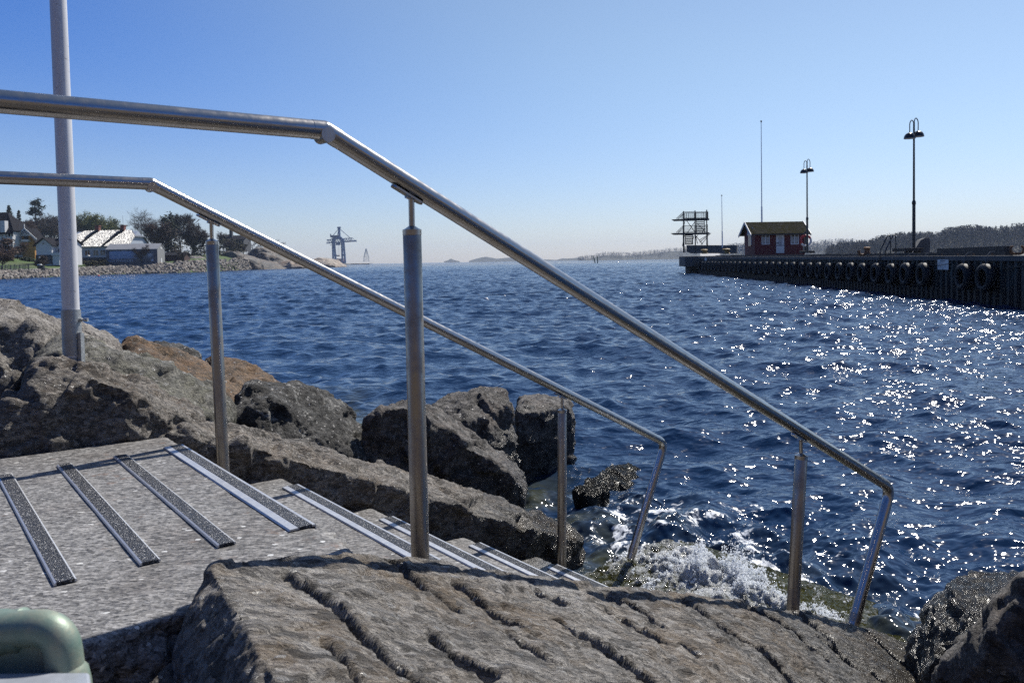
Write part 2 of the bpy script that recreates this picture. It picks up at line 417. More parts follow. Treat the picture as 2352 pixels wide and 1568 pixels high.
UROT = (0, 0, -(pi / 2 - AZ))
def granite(name, wet=None):
    m = NT(name); co = m.wpos((.8, 1.5, 1.5), (0, 0, radians(-8))); cw = m.wpos()
    v1 = m.n('TexVoronoi', i_Vector=co, i_Scale=95.0); c1 = m.sep(v1.outputs['Color'])
    v2 = m.n('TexVoronoi', i_Vector=co, i_Scale=210.0); c2 = m.sep(v2.outputs['Color'])
    n = m.noise(cw, 3.2, 6, .65); nf = m.noise(co, 40, 6, .6)
    f = m.math('ADD', m.math('ADD', m.math('MULTIPLY', c1[0], .38), m.math('MULTIPLY', c2[0], .34)), m.math('MULTIPLY', nf, .45))
    col = m.ramp(f, [(.28, (.030, .029, .029)), (.46, (.115, .112, .110)), (.66, (.235, .229, .221)), (.90, (.42, .41, .40))])
    col = m.mix(m.rng(n, .45, .66, 0, .75), col, m.mix(1.0, col, (.58, .53, .49), 'MULTIPLY'))
    col = m.mix(m.rng(m.noise(cw, 7, 6, .75), .61, .67, 0, .5), col, (.20, .105, .06))
    col = m.mix(m.rng(m.noise(cw, 1.7, 7, .7), .52, .66, 0, .5), col, m.mix(1.0, col, (.55, .53, .5), 'MULTIPLY'))
    col = m.mix(m.rng(m.vor(cw, 26, out='Distance'), .16, .10, 0, .5), col, (.12, .115, .11))
    fl = m.math('GREATER_THAN', c1[1], .993); col = m.mix(fl, col, (.75, .74, .70))
    rough = m.mix(fl, m.rng(c2[1], 0, 1, .5, .85), .25)
    nrm = m.bump(m.math('ADD', m.math('MULTIPLY', c2[2], .5), m.math('ADD', m.math('MULTIPLY', c1[2], .35), nf)), .55, .006)
    if wet:
        z = m.sep(cw)[2]; wf = m.rng(z, wet[0], wet[1], 1, 0)
        col = m.mix(m.math('MULTIPLY', wf, .8), col, m.mix(1.0, col, (.38, .38, .36), 'MULTIPLY')); rough = m.mix(m.math('MULTIPLY', wf, .8), rough, .12)
    m.set(Base_Color=col, Roughness=rough, Normal=nrm); return m.m
MT['granite'] = granite('split_granite', (.2, .42))

# ------------------------------------------------------------------ boulders
def remesh_hull(pts, vox, smooth=2, chips=0, seed=0, cut=.05):
    if chips:                                                              # knock the corners off along random planes
        rc_ = np.random.RandomState(seed); a_ = np.array(pts, dtype=float); size = np.ptp(a_, axis=0).max()
        bm = bmesh.new()
        for q in a_: bm.verts.new(tuple(q))
        bmesh.ops.convex_hull(bm, input=bm.verts)
        for _ in range(chips):
            nv_ = rc_.normal(size=3); nv_ /= np.linalg.norm(nv_); av = np.array([q.co for q in bm.verts]); h_ = (av @ nv_).max() - size * cut * rc_.uniform(.3, 1.1)
            bmesh.ops.bisect_plane(bm, geom=bm.verts[:] + bm.edges[:] + bm.faces[:], plane_co=tuple(nv_ * h_), plane_no=tuple(nv_), clear_outer=True)
            av = [tuple(q.co) for q in bm.verts]; bm.clear()
            for q in av: bm.verts.new(q)
            bmesh.ops.convex_hull(bm, input=bm.verts)
        pts = [tuple(q.co) for q in bm.verts]; bm.free()
    bm = bmesh.new()
    for q in pts: bm.verts.new(tuple(float(c) for c in q))
    r = bmesh.ops.convex_hull(bm, input=bm.verts)
    bmesh.ops.delete(bm, geom=[e for e in (set(r['geom_interior']) | set(r['geom_unused'])) if isinstance(e, bmesh.types.BMVert) and e.is_valid], context='VERTS')
    me = bpy.data.meshes.new('tmp'); bm.to_mesh(me); bm.free()
    o = bpy.data.objects.new('tmp', me); COL.objects.link(o)
    md = o.modifiers.new('r', 'REMESH'); md.mode = 'VOXEL'; md.voxel_size = vox
    if smooth: s = o.modifiers.new('s', 'SMOOTH'); s.factor = .5; s.iterations = smooth
    dg = bpy.context.evaluated_depsgraph_get(); ev = o.evaluated_get(dg); me2 = bpy.data.meshes.new_from_object(ev)
    bpy.data.objects.remove(o); bpy.data.meshes.remove(me)
    return me2
def finish_rock(me, name, mat, label, disp, cat='boulder', group=None, smooth=True):
    n = len(me.vertices); co = np.empty(n * 3); me.vertices.foreach_get('co', co); co = co.reshape(-1, 3)
    nr = np.empty(n * 3); me.vertex_normals.foreach_get('vector', nr); nr = nr.reshape(-1, 3)
    co = co + disp(co, nr)
    loc = np.array([(co[:, 0].min() + co[:, 0].max()) / 2, (co[:, 1].min() + co[:, 1].max()) / 2, co[:, 2].min()])
    me.vertices.foreach_set('co', (co - loc).ravel()); me.name = name; me.materials.clear(); me.materials.append(mat)
    me.polygons.foreach_set('use_smooth', np.full(len(me.polygons), smooth)); me.update()
    o = link(name, me, mat); o.location = tuple(loc); return tag(o, label, cat, group)
def rock(label, pts, mat, vox=.02, amp=.03, freq=4.0, seed=1, smooth=3, fine=.55, aniso=(1, 1, 1), ridge=.4, group='boulders around the bathing stairs', name='boulder', chips=16, cut=.045, cell=.15):
    me = remesh_hull(pts, vox, smooth, chips, seed, cut); an = np.array(aniso)
    def disp(co, nr):
        q = co * an
        warp = np.stack([perlin(q * freq * .7, seed + 40), perlin(q * freq * .7, seed + 41), perlin(q * freq * .7, seed + 42)], 1) * .35 / freq
        b = fbm((q + warp) * freq, 4, seed, .52) * .8
        r = 1 - np.abs(perlin((q + warp) * freq * 1.9, seed + 9)) * 2.2
        f = fbm(q * freq * 6, 4, seed + 20, .72)
        c = np.floor(perlin(q * freq * 1.1, seed + 60) * 3.2) / 3.2        # broken, stepped faces
        fc = facets(co + warp * .04 / max(freq, .01), cell, seed) + .5 * facets(co, cell * .45, seed + 5)
        return nr * (amp * (.5 * b + ridge * .22 * r + .5 * fine * f) + fc * (1.0 if freq > 1 else .6))[:, None]
    return finish_rock(me, name, mat, label, disp, 'boulder', group)
def drop(pts, back=(0, 0, 0), z=-.3):                                      # replicate points pushed back and down to a base
    out = [np.array(q) for q in pts]
    for q in pts:
        w = np.array(q) + np.array([back[0], back[1], 0]); w2 = w.copy(); w2[2] = z; out.append(w2)
        b = np.array(q) + np.array([back[0], back[1], back[2]]) ; out.append(b)
    return out
nb = lambda k: np.array([N2[0] * k, N2[1] * k, 0])
def bk(q, k, dz=0.0):                                                     # farther along the line of sight
    q = np.asarray(q); w = EYEV + (q - EYEV) * (1 + k / np.linalg.norm(q - EYEV)); w[2] += dz; return w
ub = lambda k: np.array([U2[0] * k, U2[1] * k, 0])

MT['rock_brown'] = rockmat('gneiss_brown', (.038, .035, .032), (.24, .212, .184), (.56, .52, .465), (.30, .20, .115), .4, (1, 2.2, 2.2), UROT, 1.0, wet=(.30, .62), grain=60)
MT['rock_front'] = rockmat('gneiss_ledge', (.040, .037, .034), (.30, .275, .245), (.62, .59, .55), (.36, .25, .14), .55, (.62, 2.0, 2.0), (0, 0, radians(22)), 1.2, wet=(.28, .78), grain=48, bump=1.25, patch=((.58, .57, .53), .665))
MT['rock_grey'] = rockmat('gneiss_grey', (.07, .068, .058), (.20, .195, .17), (.36, .345, .31), (.17, .17, .08), .5, flake=.8, grain=55, bump=1.2)
MT['rock_pale'] = rockmat('gneiss_pale', (.12, .108, .095), (.31, .28, .25), (.50, .47, .43), None, 0, flake=.7, grain=50)
MT['rock_rusty'] = rockmat('gneiss_rusty', (.045, .035, .025), (.17, .105, .055), (.30, .20, .12), (.26, .13, .05), .55, flake=.6, grain=55)
MT['rock_black'] = rockmat('gneiss_black', (.010, .010, .009), (.030, .028, .026), (.15, .145, .135), None, 0, flake=1.2, grain=60, wet=(.2, .5), patch=((.40, .39, .365), .555))
MT['rock_dark'] = rockmat('gneiss_dark', (.018, .017, .016), (.085, .078, .072), (.32, .295, .27), (.20, .13, .09), .4, flake=.5, grain=60, wet=(.28, .6))
MT['rock_dark_wet'] = rockmat('gneiss_dark_wet', (.016, .015, .014), (.07, .064, .058), (.25, .23, .21), (.20, .13, .09), .3, flake=.5, grain=60, wet=(.55, .85))
MT['rock_wet'] = rockmat('gneiss_wet', (.008, .007, .006), (.018, .016, .012), (.045, .04, .028), (.03, .03, .006), .7, flake=0, grain=50, wet=(.8, 1.2))

MT['rock_wet'].node_tree.nodes['Principled BSDF'].inputs['Specular IOR Level'].default_value = .22
# front ledge: large slab with split drill lines
top_far = [(480, 1290, -1.45), (630, 1276, -1.42), (800, 1266, -1.40), (955, 1290, -1.37), (1100, 1320, -1.36), (1430, 1352, -1.36), (1650, 1374, -1.36), (1850, 1404, -1.36), (2010, 1446, -1.37), (2170, 1505, -1.38)]
pts = [L(*q) for q in top_far]
near = [(690, 1470, -1.75), (694, 1568, -1.93), (720, 1700, -2.1), (1176, 1680, -2.05), (1700, 1680, -1.98), (2150, 1620, -1.65), (2230, 1580, -1.5)]
pts += [L(*q) for q in near]
pts += [L(400, 1480, -1.52) , L(395, 1600, -1.6), L(440, 1390, -1.50)]
low = [q.copy() for q in pts]
for q in low: q[2] = max(-.25, q[2] - .75)
for q in low: q[:2] += N2 * .03
pts += low
me = remesh_hull(pts, .0050, 5)
tp = np.array([L(*q) for q in (top_far[2], top_far[7], near[3])]); pn = np.cross(tp[1] - tp[0], tp[2] - tp[0]); pn /= np.linalg.norm(pn)
if pn[2] < 0: pn = -pn
def onA(x, y): v = ray(x, y); t = ((tp[0] - EYEV) @ pn) / (v @ pn); return EYEV + v * t
grooves = [((688, 1308), (806, 1425), .030, .05), ((806, 1425), (960, 1575), .022, .05), ((905, 1272), (985, 1352), .038, .04), ((985, 1352), (1062, 1402), .016, .03),
           ((1058, 1342), (1125, 1392), .026, .04), ((1125, 1392), (1205, 1440), .034, .045), ((1000, 1471), (1058, 1521), .022, .04), ((1058, 1521), (1130, 1568), .034, .045),
           ((1270, 1430), (1353, 1463), .018, .04), ((1353, 1463), (1480, 1548), .046, .05), ((1480, 1548), (1540, 1590), .03, .05), ((1415, 1360), (1532, 1432), .038, .04), ((1414, 1406), (1517, 1463), .034, .045), ((1517, 1463), (1600, 1500), .014, .03),
           ((1583, 1381), (1640, 1422), .024, .03), ((1640, 1422), (1690, 1450), .014, .03), ((1670, 1440), (1760, 1490), .036, .045), ((1760, 1490), (1870, 1550), .03, .045), ((1727, 1394), (1815, 1438), .030, .04), ((1815, 1438), (1912, 1486), .024, .035),
           ((1839, 1409), (1972, 1488), .036, .04), ((1890, 1447), (1975, 1492), .024, .03), ((1967, 1420), (2060, 1462), .028, .035), ((2060, 1462), (2165, 1508), .03, .035), ((1906, 1524), (2020, 1580), .03, .04), ((2030, 1500), (2120, 1548), .026, .035),
           ((1180, 1480), (1262, 1538), .022, .035), ((1240, 1352), (1300, 1382), .016, .025), ((760, 1480), (830, 1560), .018, .03)]
gseg = [(onA(*a), onA(*b), d, w) for a, b, d, w in grooves]
sdir = np.array([sd.x, sd.y, sd.z])
def dispA(co, nr):
    topm = np.clip((nr @ pn - .6) / .3, 0, 1)
    q = co @ np.array([[cos(.38), -sin(.38), 0], [sin(.38), cos(.38), 0], [0, 0, 1]]) * np.array([.62, 1.8, 1.8])
    b = fbm(q * 3.2, 5, 5, .55); f = fbm(q * 20, 4, 31, .7)
    fl = np.abs(perlin(q * 13, 77)) - .2
    d = .014 * b + .010 * f - .010 * fl + .0045 * (fbm(q * 62, 3, 35, .7) - np.abs(perlin(q * 48, 78)))
    d = d * .5 + facets(q * np.array([1, .6, 1]), .16, 3, .07, .035) + .6 * facets(q, .07, 4, .2, .08)
    out = nr * (d * (.55 + .45 * topm))[:, None]
    st = np.zeros(len(co)); wob = fbm(co * 4, 3, 91) * .003 + fbm(co * 18, 2, 93) * .0025
    for a, b2, dep, wid in gseg:                                # split lines: the near side lies lower, with an upright riser
        ab = b2 - a; l = np.linalg.norm(ab); t = (co - a) @ ab / l ** 2; side = np.cross(pn, ab / l)
        if side @ -(a - EYEV) < 0: side = -side
        sdist = (co - a) @ side + wob
        ends = np.clip((t + .22) / .2, 0, 1) * np.clip((1.22 - t) / .2, 0, 1)
        prof = np.clip((sdist + .004) / .010, 0, 1) * np.exp(-np.maximum(sdist - .01, 0) / .13)
        notch = np.clip(1.25 - np.abs(sdist - .008) / .0095, 0, 1) * .018 * min(1.0, dep / .026)
        st = np.maximum(st, ((dep * .30 + .002) * prof + notch * 2.1) * ends)
    out -= pn[None, :] * (st * topm)[:, None]
    return out
finish_rock(me, 'boulder', MT['rock_front'], 'largest foreground boulder, a long brown ledge with parallel split lines, near side of the stairs', dispA, 'boulder', 'boulders around the bathing stairs')

# left-hand rocks beyond the far handrail
E1 = [L(0, 1060, .235), L(388, 1006, .235), L(392, 978, .235), L(330, 912, .24), L(205, 858, .25), L(88, 832, .42), L(30, 930, .3), L(195, 838, .60), L(300, 872, .62), L(470, 948, .60), L(460, 978, .36), L(-60, 1040, .26)]
rock('big brown boulder carrying the white mast, left of the far handrail, dark front face', E1 + [bk(q, .4) for q in E1[2:9]] + [np.array([q[0], q[1], .85]) + nb(.12) for q in E1], MT['rock_brown'], .0095, .022, 3.6, 11, 1, ridge=.5, fine=.9, chips=8, cut=.03)
E2 = [L(386, 995, .24), L(418, 985, .235), L(500, 962, .55), L(545, 985, .64), L(800, 1046, .64), L(1000, 1098, .6), L(1200, 1162, .52), L(1345, 1228, .42),
      L(1340, 1245, .36), L(1200, 1212, .21), L(1000, 1150, .205), L(880, 1108, .21), L(640, 1042, .21), L(480, 1000, .21)]
rock('long low boulder running down to the sea along the far handrail', E2 + [np.array([q[0], q[1], max(-.4, q[2] - .55)]) + nb(.10) for q in E2], MT['rock_brown'], .0095, .022, 3.6, 12, 1, ridge=.5, fine=.9, aniso=(.8, 1.1, 1.1), chips=6, cut=.02)
Fk = [L(110, 790, 1.25), L(150, 772, 1.3), L(215, 792, 1.15), L(300, 818, 1.1), L(420, 862, 1.05), L(500, 895, .98), L(528, 925, .92), L(526, 965, .8), L(480, 950, .72), L(60, 880, 1.0), L(95, 830, 1.1)]
rock('grey green boulder with lichen directly behind the white mast', Fk + [bk(q, .5) for q in Fk] + [np.array([q[0], q[1], .6]) for q in Fk], MT['rock_grey'], .018, .04, 4.5, 13, 3, ridge=.7)
Gk = [L(-60, 700, 1.9), L(0, 694, 1.9), L(40, 706, 1.9), L(85, 733, 1.85), L(140, 742, 1.8), L(150, 762, 1.7), L(60, 742, 1.6), L(-60, 735, 1.6), L(-60, 900, 1.5), L(30, 880, 1.5), L(110, 800, 1.55)]
rock('boulder at the left edge with a pale top and a black face', Gk + [bk(q, .7) for q in Gk] + [np.array([q[0], q[1], .6]) for q in Gk], MT['rock_pale'], .022, .04, 4, 14, 3)
Gb = [L(100, 735, 2.3), L(190, 745, 2.3), L(235, 765, 2.3), L(280, 800, 2.2), L(275, 825, 2.1), L(150, 790, 1.9), L(110, 770, 1.95)]
rock('pale boulder peeping out behind the white mast, next to the sea', Gb + [bk(q, .5) for q in Gb] + [np.array([q[0], q[1], .5]) for q in Gb], MT['rock_pale'], .022, .035, 4, 15, 3)
Hk = [L(272, 806, 2.5), L(300, 778, 2.6), L(345, 790, 2.6), L(420, 812, 2.5), L(470, 840, 2.4), L(540, 890, 2.2), L(556, 925, 1.9), L(500, 900, 1.7), L(380, 850, 1.8), L(300, 818, 2.1)]
rock('rusty orange boulder with a black left corner, behind the grey green one', Hk + [bk(q, .6) for q in Hk[:7]] + [np.array([q[0], q[1], .4]) for q in Hk], MT['rock_rusty'], .022, .04, 4.2, 16, 3, ridge=.6)
Hd = [L(345, 790, 3.3), L(400, 789, 3.3), L(440, 800, 3.2), L(455, 818, 3.1), L(350, 806, 3.1)]
rock('black flat stone on the crest behind the rusty boulder', Hd + [bk(q, .4) for q in Hd] + [np.array([q[0], q[1], .5]) for q in Hd], MT['rock_black'], .025, .03, 4.5, 17, 3)
H2 = [L(476, 824, 2.9), L(545, 822, 2.9), L(556, 838, 2.85), L(600, 855, 2.75), L(650, 882, 2.6), L(640, 900, 2.3), L(560, 915, 2.1), L(490, 870, 2.4)]
rock('olive and rust coloured boulder between the far post and the sea', H2 + [bk(q, .5) for q in H2[:5]] + [np.array([q[0], q[1], .3]) for q in H2], MT['rock_rusty'], .022, .04, 4.2, 18, 3, ridge=.6)
I_ = [L(532, 958, 1.1), L(548, 912, 1.2), L(585, 884, 1.3), L(665, 880, 1.35), L(725, 893, 1.35), L(785, 930, 1.3), L(828, 985, 1.2), L(846, 1018, 1.12), L(858, 1050, 1.05), L(800, 1052, .98), L(640, 1010, .96), L(545, 985, 1.0), L(600, 925, 1.06), L(700, 925, 1.05), L(780, 985, 1.03)]
rock('rounded black and white speckled boulder right of the far post', I_ + [bk(q, .6) for q in I_[:9]] + [np.array([q[0], q[1], .2]) + nb(.08) for q in I_], MT['rock_black'], .012, .022, 4.4, 19, 3, fine=.9)
J_ = [L(832, 966, 1.12), L(868, 944, 1.12), L(930, 932, 1.06), L(985, 962, 1.04), L(1060, 1022, 1.0), L(1150, 1076, .98), L(1196, 1102, .96), L(1010, 948, 1.45), L(1062, 984, 1.42), L(1122, 1030, 1.36), L(1202, 1086, 1.2), L(940, 920, 1.4), L(1206, 1120, 1.0)]
rock('dark wedge shaped boulder with a sunlit slanting top, behind the near post', J_ + [bk(q, .4) for q in J_[7:12]] + [np.array([q[0], q[1], 0.0]) + nb(.12) for q in J_], MT['rock_dark'], .011, .017, 4.4, 20, 1, fine=.9, chips=8, cut=.03)
K_ = [L(975, 946, 1.85), L(1030, 935, 1.82), L(1085, 935, 1.80), L(1118, 925, 1.85), L(1150, 905, 1.9), L(1176, 898, 1.9), L(1186, 950, 1.88), L(1192, 1015, 1.82), L(1176, 1060, 1.8), L(1060, 1000, 1.78), L(1010, 915, 2.2), L(1090, 900, 2.2), L(1135, 893, 2.15)]
rock('jagged dark boulder standing at the water behind the wedge shaped one', K_ + [bk(q, .35) for q in K_[10:]] + [np.array([q[0], q[1], -.3]) + nb(.1) for q in K_], MT['rock_dark'], .016, .045, 5.0, 21, 1, ridge=.9, chips=22, cut=.07)
L_ = [L(1188, 930, 2.15), L(1240, 925, 2.1), L(1300, 928, 2.1), L(1316, 962, 2.12), L(1322, 990, 2.1), L(1306, 1035, 2.06), L(1188, 1015, 2.06), L(1195, 917, 2.5), L(1245, 912, 2.5), L(1304, 914, 2.45)]
rock('squarish grey brown boulder farthest out in the water', L_ + [bk(q, .3) for q in L_[7:]] + [np.array([q[0], q[1], -.3]) + nb(.08) for q in L_], MT['rock_dark'], .016, .03, 4.6, 22, 1, chips=10)
M_ = [L(1400, 1085, 1.45), L(1385, 1062, 1.55), L(1410, 1048, 1.65), L(1450, 1047, 1.7), L(1490, 1070, 1.62), L(1540, 1128, 1.4), L(1450, 1105, 1.4), L(1330, 1120, 1.3)]
M_ = [q - np.array([0, 0, .05]) for q in M_]
rock('wet black rock washed by waves beyond the far handrail', M_ + [np.array([q[0], q[1], -.25]) for q in M_], MT['rock_wet'], .014, .04, 5, 23, 2)
M2_ = [L(1320, 1130, 1.2), L(1352, 1096, 1.25), L(1378, 1090, 1.25), L(1400, 1118, 1.2), L(1372, 1138, 1.1)]
rock('small wet stone left of the black wave washed rock', M2_ + [np.array([q[0], q[1], -.25]) for q in M2_], MT['rock_wet'], .012, .02, 6, 27, 2, chips=6)
R1 = [P(2100, 1475, 2.95), P(2140, 1400, 3.0), P(2215, 1330, 3.1), P(2260, 1322, 3.15), P(2360, 1322, 3.1), P(2420, 1330, 3.0), P(2240, 1400, 2.8), P(2330, 1380, 2.75), P(2180, 1520, 2.7)]
rock('dark wet boulder with a split top at the right edge of the water', R1 + [bk(q, .5) for q in R1[:6]] + [np.array([q[0], q[1], -.2]) for q in R1], MT['rock_dark_wet'], .012, .03, 4.5, 24, 1, fine=.9)
R2 = [P(2150, 1560, 2.36), P(2190, 1500, 2.36), P(2245, 1440, 2.30), P(2290, 1392, 2.26), P(2360, 1338, 2.22), P(2450, 1300, 2.22), P(2100, 1660, 2.40), P(2300, 1660, 2.32), P(2480, 1600, 2.28), P(2210, 1520, 2.24), P(2300, 1450, 2.15), P(2400, 1380, 2.12)]
rock('brown shaded boulder filling the lower right corner', R2 + [bk(q, .3) for q in R2[:6]] + [np.array([q[0] + .1, q[1] + .12, .05]) for q in R2], MT['rock_dark'], .010, .026, 4.5, 25, 2)
S_ = [P(325, 1560, 1.35), P(360, 1538, 1.4), P(405, 1555, 1.38), P(330, 1620, 1.3), P(420, 1620, 1.3)]
rock('small dark stone in the gap under the granite landing', S_ + [q + np.array([.05, .12, 0]) for q in S_] + [np.array([q[0], q[1], q[2] - .2]) for q in S_], MT['rock_dark'], .008, .012, 9, 26, 3)

# ground under and behind the boulders
def shore(u, lat):
    k = np.clip((2.3 - u) / 2.6, -1.2, 1.0)
    return -.25 + .95 * k
us = np.linspace(-40, 4.2, 90); ls = np.linspace(-40, 6, 90)
uu, ll = np.meshgrid(us, ls, indexing='ij'); zz = shore(uu, ll) - .35 * np.clip(ll - 1.4, 0, 3) - .15
zz = np.where(ll < -2.2, np.minimum(zz, .55), zz); zz = np.where(uu > 1.0, np.minimum(zz, .15 - .2 * (uu - 1)), zz)
q = S0[None, :] + uu.reshape(-1, 1) * U2 + ll.reshape(-1, 1) * N2
v = np.concatenate([q, zz.reshape(-1, 1)], 1); v[:, 2] += fbm(v * 2.2, 4, 3) * .08
idx = np.arange(90 * 90).reshape(90, 90); f = np.stack([idx[:-1, :-1], idx[1:, :-1], idx[1:, 1:], idx[:-1, 1:]], -1).reshape(-1, 4)[:, ::-1]
tag(link('ground', np_mesh('ground', v, f), MT['rock_dark']), kind='structure')

xs_ = np.linspace(-70, 70, 60); ys_ = np.linspace(-3.2, -60, 40); xx_, yy_ = np.meshgrid(xs_, ys_, indexing='ij')  # unseen slope behind the camera, added to cut blue sky fill and reflect brown
v = np.stack([xx_.ravel(), yy_.ravel(), (.45 + 13 * (1 - np.exp((yy_ + 3.2) / 14))).ravel()], 1); v[:, 2] += fbm(v * .3, 4, 9) * .9 * np.clip(-(v[:, 1] + 3.2) / 6, 0, 1)
idx = np.arange(2400).reshape(60, 40); f = np.stack([idx[:-1, :-1], idx[:-1, 1:], idx[1:, 1:], idx[1:, :-1]], -1).reshape(-1, 4)
tag(link('unseen_hillside', np_mesh('unseen_hillside', v, f), simple('unseen_bank', (.085, .068, .05), .95, 0, .4, .5)), kind='structure')

# ------------------------------------------------------------------ stairs of granite
def slab(name, label, cor, z, th, near_rough=.012, group='granite steps of the bathing stairs'):
    pts = [UL(u, l, z) for u, l in cor] + [UL(u, l, z - th) for u, l in cor]
    me = remesh_hull(pts, .013, 1)
    ztop = z + EYE
    def disp(co, nr):
        side = np.clip((.55 - nr[:, 2]) / .4, 0, 1)
        d = (fbm(co * 9, 4, 71, .6) * near_rough * 1.8) * side
        out = nr * d[:, None]
        fl = nr[:, 2] > .8; out[fl, 2] += (fbm(co[fl] * 5, 4, 72) * .0022)
        return out
    return finish_rock(me, name, MT['granite'], label, disp, 'step', group)
NZ = [(0.0, -.635), (.423, -.852), (.831, -1.059), (1.27, -1.267), (1.718, -1.473), (2.15, -1.68)]
slab('stone_landing', 'large flat granite landing slab with four anti slip strips at the top of the stairs', [(-1.5, .215), (.03, .215), (.03, -1.36), (-.2, -1.44), (-.62, -1.49), (-1.5, -1.6)], -.635, .26, .03)
words = ['first', 'second', 'third', 'fourth', 'fifth']
for k in range(1, 6):
    u, z = NZ[k]; up_ = NZ[k - 1][0]
    slab('stone_step', ['', 'granite step just below the landing', 'second granite step below the landing', 'third granite step below the landing, behind the near post', 'lowest dry granite step, wet and dark at its outer edge', 'lowest granite step, under the foaming water'][k],
         [(up_ - .12, .13 + .02 * (k % 2)), (u + .03, .13 + .03 * (k % 3)), (u + .03, -1.42), (up_ - .12, -1.42)], z, .24, .014)

def strip(label, a, b, z, nosing):
    a = np.array(a); b = np.array(b); d = b - a; ln = np.linalg.norm(d); d /= ln; w = np.array([d[1], -d[0]])   # w towards... fixed below
    if w @ U2 < 0: w = -w
    o = thing('anti_slip_strip', label, 'anti-slip strip', (*((a + b) / 2), z), 0, 'anti slip strips on the stairs')
    def Q(t, s, h): q = a + d * t + w * s - (a + b) / 2; return (q[0], q[1], h)
    def prof(mb, pr):
        n = len(pr); vs = [Q(0, s, h) for s, h in pr] + [Q(ln, s, h) for s, h in pr]
        mb.add(vs, [tuple(range(n))[::-1], tuple(range(n, 2 * n))] + [(i, (i + 1) % n, n + (i + 1) % n, n + i) for i in range(n)]); return mb
    if nosing:
        al = MB(); prof(al, [(-.050, .0005), (-.047, .0045), (-.026, .0055), (-.026, .0008)])
        prof(al, [(.0085, .0008), (.0085, .0055), (.0165, .0055), (.019, .003), (.019, -.022), (.0165, -.022), (.0165, .0008)])
        part('aluminium_frame', al, MT['alu'], o)
        g = MB(); prof(g, [(-.0258, .0009), (-.0258, .0066), (.0083, .0066), (.0083, .0009)]); part('grit_insert', g, MT['grit'], o)
    else:
        al = MB(); prof(al, [(-.0215, .0005), (-.020, .0052), (-.0165, .0068), (-.0165, .0008)]); prof(al, [(.0165, .0008), (.0165, .0068), (.020, .0052), (.0215, .0005)])
        part('aluminium_frame', al, MT['alu'], o)
        g = MB(); prof(g, [(-.0163, .0009), (-.0163, .0066), (.0163, .0066), (.0163, .0009)]); part('grit_insert', g, MT['grit'], o)
for (fx, fy), (nx, ny), lb in (((11, 1094), (151, 1341), 'first anti slip strip from the left edge, on the granite landing'), ((147, 1069), (346, 1295), 'second anti slip strip from the left on the granite landing'), ((276, 1049), (521, 1254), 'third anti slip strip from the left on the granite landing')):
    strip(lb, G(fx, fy, EYE - .635)[:2], G(nx, ny, EYE - .635)[:2], EYE - .634, False)
nos = ['broad edge strip with an aluminium band at the rim of the landing', 'edge strip with an aluminium band on the step just below the landing', 'edge strip on the second step below the landing', 'edge strip on the third step below the landing', 'edge strip on the lowest dry step beside the foam']
for k in range(5):
    u, z = NZ[k]
    strip(nos[k], (S0 + U2 * (u + .011) + N2 * -.005), (S0 + U2 * (u + .011) + N2 * -1.15), EYE + z + .001, True)

